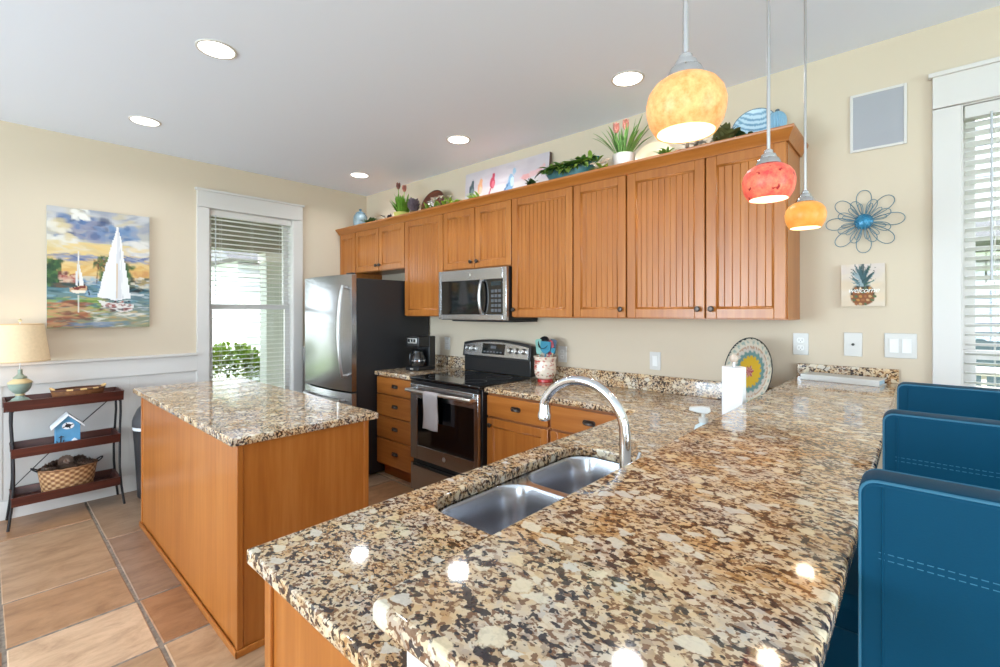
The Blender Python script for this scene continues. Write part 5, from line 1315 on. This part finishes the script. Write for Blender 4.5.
# ------------------------------------------------------------------ ornaments along the top of the wall cabinets
ZD = 2.3125
def jar():
    t = thing('ceramic_jar', 'pale blue ceramic jar at the far end of the cabinet tops', 'jar', (-4.398, 2.665, ZD))
    q = MB(); q.lathe([(0, 0), (.062, 0), (.070, .02), (.074, .07), (.071, .115), (.058, .140), (.046, .150), (0, .150)], n=36); part('jar_body', q, mat('pale_blue_glaze', (108, 126, 134), .25, noise=.12, nscale=10), t)
    q = MB(); q.lathe([(0, .148), (.050, .148), (.050, .156), (.034, .168), (.010, .174), (.010, .182), (.016, .190), (.012, .200), (0, .203)], n=28); part('jar_lid', q, mat('slate_blue_glaze', (84, 112, 128), .3), t)
jar()
def sprig(label, x, y, n, L, w, material, seed, spread=1.0, name='greenery_sprig', lift=.9, flower=None, fl_n=5, cat='greenery'):
    rr = random.Random(seed); t = thing(name, label, cat, (x, y, ZD))
    q = MB(); q.tube([(-L*spread*.8, 0, .006), (0, 0, .012), (L*spread*.8, 0, .008)], [.003, .005, .003], n=6)
    part('stem', q, mat('twig_brown', (98, 78, 54), .7), t)
    q = MB()
    for k in range(n):
        b = Vector((rr.uniform(-1, 1)*L*spread, rr.uniform(-.02, .02), .008)); d = Vector((rr.uniform(-.9, .9), rr.uniform(-.9, .6), rr.uniform(.3, 1)*lift))
        q.leaf(b, d, L*rr.uniform(.55, 1.1), w*rr.uniform(.7, 1.2), .25, n=5)
    part('foliage', q, material, t)
    if flower:
        for k in range(fl_n):
            c = Vector((rr.uniform(-1, 1)*L*spread*.9, rr.uniform(-.045, .0), rr.uniform(.5, 1.0)*L*.8)); q = MB()
            for j in range(7):
                a = j*.9+rr.random(); q.leaf(c, (cos(a), sin(a)*.8-.3, .55), .034, .024, .25, n=4)
            q.ball(c, .007, 8); part('blossom', q, flower, t)
    return t
sprig('dark green leafy sprig right beside the pale blue jar', -4.05, 2.590, 26, .085, .024, M_DGREEN, 1, 1.2)
M_PURP = mat('dusky_purple', (92, 80, 92), .6, noise=.2, nscale=20)
sprig('small dark purple berry sprig left of the lime tulip plant', -3.78, 2.590, 12, .070, .024, M_PURP, 2, .5)
def tulips(label, x, y, leafm, pot_mat, leaves, seed, potr, poth, blooms, H, name='tulip_plant'):
    rr = random.Random(seed); t = thing(name, label, 'potted plant', (x, y, ZD))
    q = MB(); q.lathe([(0, 0), (potr*.78, 0), (potr*.9, poth*.3), (potr, poth*.92), (potr*1.04, poth), (potr*.95, poth), (potr*.9, poth*.85), (0, poth*.84)], n=36); part('flower_pot', q, pot_mat, t)
    q = MB()
    for k in range(leaves):
        a = k*2.4+rr.random()*.6; sp = rr.uniform(.12, .80); d = Vector((cos(a)*sp*1.25, sin(a)*sp*.5, 1)); q.leaf((cos(a)*potr*.5, sin(a)*potr*.5, poth*.8), d, H*rr.uniform(.6, 1.05), (.030 if H < .25 else .019)*rr.uniform(.7, 1.2), .10+sp*.25, n=8)
    part('leaf_blades', q, leafm, t)
    for bx, bh_, m_ in blooms:
        q = MB(); q.tube([(bx*.3, -.01, poth*.8), (bx*.7, -.012, poth+(bh_-poth)*.5), (bx, -.015, bh_)], .003, n=6); part('flower_stem', q, leafm, t)
        q = MB()
        for j in range(6):
            a = j*pi/3; q.leaf((bx+cos(a)*.006, -.015+sin(a)*.006, bh_-.004), (cos(a)*.25, sin(a)*.25, 1), .062, .040, .0, n=5)
        q.ball((bx, -.015, bh_+.016), (.014, .014, .022), 10); part('tulip_bloom', q, m_, t)
    return t
tulips('bright green tulip plant with two small blooms near the corner', -3.640, 2.655, mat('fresh_lime_leaf', (126, 172, 58), .5, noise=.2, nscale=12), mat('lime_foil', (196, 196, 110), .4), 60, 5, .085, .048, [(-.05, .285, mat('dusty_rose', (150, 92, 84), .5)), (.045, .245, M_PINK)], .23, name='tulip_plant')
def artichoke():
    t = thing('artichoke_ornament', 'round dusky purple artichoke ornament beside the brown platter', 'ornament', (-3.405, 2.600, ZD))
    q = MB(); q.ball((0, 0, .075), (.044, .044, .056), 14)
    for k in range(46):
        f = k/46; a = k*2.4; zz = .03+.085*f; r = .048*math.sqrt(max(.05, 1-((f-.4)/.75)**2)); q.leaf((cos(a)*r*.8, sin(a)*r*.8, zz-.01), (cos(a)*.5, sin(a)*.5, .9), .045, .036, .0, n=4)
    part('scales', q, mat('artichoke_purple', (120, 104, 112), .55, noise=.25, nscale=24), t)
    q = MB(); q.lathe([(0, 0), (.030, 0), (.034, .02), (.020, .03), (0, .03)], n=18); part('foot', q, mat('ornament_foot', (104, 84, 56), .6), t)
artichoke()
def platter(name, label, x, y, rx, rz, tilt, roll, m_, rim_m, cat='platter'):
    t = thing(name, label, cat, (x, y, ZD))
    MM = Matrix.Translation((0, 0, rz*.985)) @ Matrix.Rotation(radians(-tilt), 4, 'X') @ Matrix.Rotation(radians(roll), 4, 'Y') @ Matrix.Rotation(radians(90), 4, 'X') @ Matrix.Diagonal((rx, rz, 1, 1))
    q = MB(); q.lathe(dense([(0, .006), (.55, .006), (.72, .012), (.97, .022), (.97, .016), (.70, .004), (.52, -.002), (0, -.002)], .05), n=72, M=MM); o = part('dish', q, m_, t, angle=60)
    q = MB(); q.lathe([(.955, .021), (1.0, .024), (1.0, .018), (.955, .014)], n=60, M=MM, close=True); part('rim', q, rim_m, t)
    return t, o, MM
platter('oval_platter', 'dark brown oval platter leaning on the wall beside the tulips', -3.36, 2.800, .160, .118, 8, -16, wood('walnut_platter', 'X', (66, 30, 20), (96, 44, 28), (130, 66, 40), rough=.25), mat('platter_edge', (58, 32, 24), .3))
sprig('garland of creamy white flowers in front of the brown platter', -3.03, 2.590, 34, .10, .022, M_LIME, 8, 1.9, name='flower_garland', flower=M_WPET, fl_n=6)
sprig('yellow green sprig with dark twig in front of the bird canvas', -2.59, 2.590, 9, .080, .024, M_LIME, 9, .6)
sprig('low dark green sprig at the right end of the bird canvas', -2.03, 2.590, 16, .070, .026, M_DGREEN, 10, .5)
# teal planter with succulents and leaves
t = thing('boat_planter', 'long teal planter full of mixed greenery above the single cabinet', 'planter', (-1.765, 2.660, ZD))
q = MB(); n = 14; rows = []
tb = bmesh.new()
for z, l, w in ((0, .13, .040), (.04, .17, .055), (.090, .225, .070), (.090, .212, .058), (.03, .15, .040)):
    rows.append([tb.verts.new((l*cos(2*pi*k/28), w*sin(2*pi*k/28), z+(.035*abs(cos(2*pi*k/28))**6 if z > .08 else 0))) for k in range(28)])
for A, B in zip(rows, rows[1:]):
    for k in range(28): tb.faces.new((A[k], A[(k+1) % 28], B[(k+1) % 28], B[k]))
tb.faces.new(rows[0]); tb.faces.new(rows[-1]); bmesh.ops.recalc_face_normals(tb, faces=tb.faces); q._merge(tb)
part('planter_boat', q, mat('teal_glaze', (56, 110, 116), .3, noise=.3, nscale=16), t)
for lab, mm, sd, nn, L in (('a', M_LIME, 21, 60, .10), ('b', M_DGREEN, 22, 34, .10), ('c', M_GREEN, 23, 44, .11)):
    rr = random.Random(sd); q = MB()
    for k in range(nn):
        q.leaf((rr.uniform(-.17, .21), rr.uniform(-.06, .03), .088), (rr.uniform(-.8, .8), rr.uniform(-1.0, .3), rr.uniform(.1, .9)), L*rr.uniform(.5, 1), .034*rr.uniform(.7, 1.2), .35, n=5)
    for k in range(24):
        q.leaf((rr.uniform(-.19, .21), -.058, .088), (rr.uniform(-.9, .9), -.5, rr.uniform(-.5, .3)), .080*rr.uniform(.6, 1.1), .032, .35, n=5)
    part({'a': 'lime_leaves', 'b': 'dark_leaves', 'c': 'trailing_leaves'}[lab], q, mm, t)
sprig('spray of white blossoms at the right end of the teal planter', -1.49, 2.600, 12, .080, .022, M_LIME, 12, .6, name='blossom_spray', flower=M_WPET, fl_n=7)
tulips('tall green tulip plant with pink blooms in a white pot', -1.377, 2.680, mat('fresh_blade_green', (120, 160, 84), .5, noise=.25, nscale=14), mat('white_crackle_pot', (190, 188, 184), .35, noise=.05, nscale=30), 34, 15, .068, .095, [(-.045, .245, M_PINK), (.02, .250, M_PINK)], .30)
platter('oval_dish', 'cream oval dish leaning on the wall beside the white tulip pot', -1.25, 2.845, .125, .095, 10, 10, mat('cream_dish', (222, 206, 176), .35), mat('cream_dish_rim', (206, 188, 158), .35), 'dish')
sprig('small green succulent sprig in front of the cream dish', -1.065, 2.590, 16, .080, .018, M_GREEN, 13, .35)
sprig('grey white dried flower bundle behind the amber pendant', -.90, 2.590, 18, .085, .020, mat('dried_grey', (176, 170, 160), .8, noise=.2, nscale=20), 14, .8, name='dried_flower_bundle', flower=M_WPET, fl_n=3, cat='dried flowers')
sprig('brown green leaf cluster between dried flowers and striped platter', -.765, 2.590, 28, .115, .034, mat('olive_brown_leaf', (112, 112, 66), .6, noise=.3, nscale=16), 15, .35, lift=1.2)
t, o, MM = platter('striped_platter', 'pale blue striped round platter at the end of the cabinet tops', -.668, 2.800, .112, .108, 10, 0, M_GLAZE, mat('dark_blue_rim', (84, 104, 118), .3))
MI = MM.inverted()
set_color(o, lambda co: (lambda p: lin((176, 200, 214)) if sin((p.y*.9-p.x*p.x*.35+p.x*.2)*26) > -.25 else lin((112, 148, 172)))(MI @ co))
sprig('small dark green leaves in front of the blue striped platter', -.665, 2.600, 9, .065, .026, M_DGREEN, 16, .6)
t = thing('urchin_ornament', 'small blue ribbed urchin ornament at the cabinet top corner', 'ornament', (-.528, 2.640, ZD))
tb = bmesh.new(); rows = []
for j in range(1, 14):
    th = pi*j/14; rows.append([tb.verts.new(((.039+.003*cos(k*pi))*sin(th)*cos(2*pi*k/44), (.039+.003*cos(k*pi))*sin(th)*sin(2*pi*k/44), .060+.052*-cos(th))) for k in range(44)])
for A, B in zip(rows, rows[1:]):
    for k in range(44): tb.faces.new((A[k], A[(k+1) % 44], B[(k+1) % 44], B[k]))
tb.faces.new(rows[0]); tb.faces.new(rows[-1]); bmesh.ops.recalc_face_normals(tb, faces=tb.faces)
q = MB(); q._merge(tb); part('ribbed_body', q, mat('urchin_blue', (132, 172, 196), .4), t)
q = MB(); q.lathe([(0, .100), (.008, .104), (.010, .118), (.004, .124), (0, .124)], n=14); part('top_knob', q, mat('urchin_dark', (70, 84, 92), .5), t)
q = MB(); q.lathe([(0, 0), (.030, 0), (.034, .008), (.026, .014), (0, .016)], n=20); part('foot', q, MATS['urchin_blue'], t)
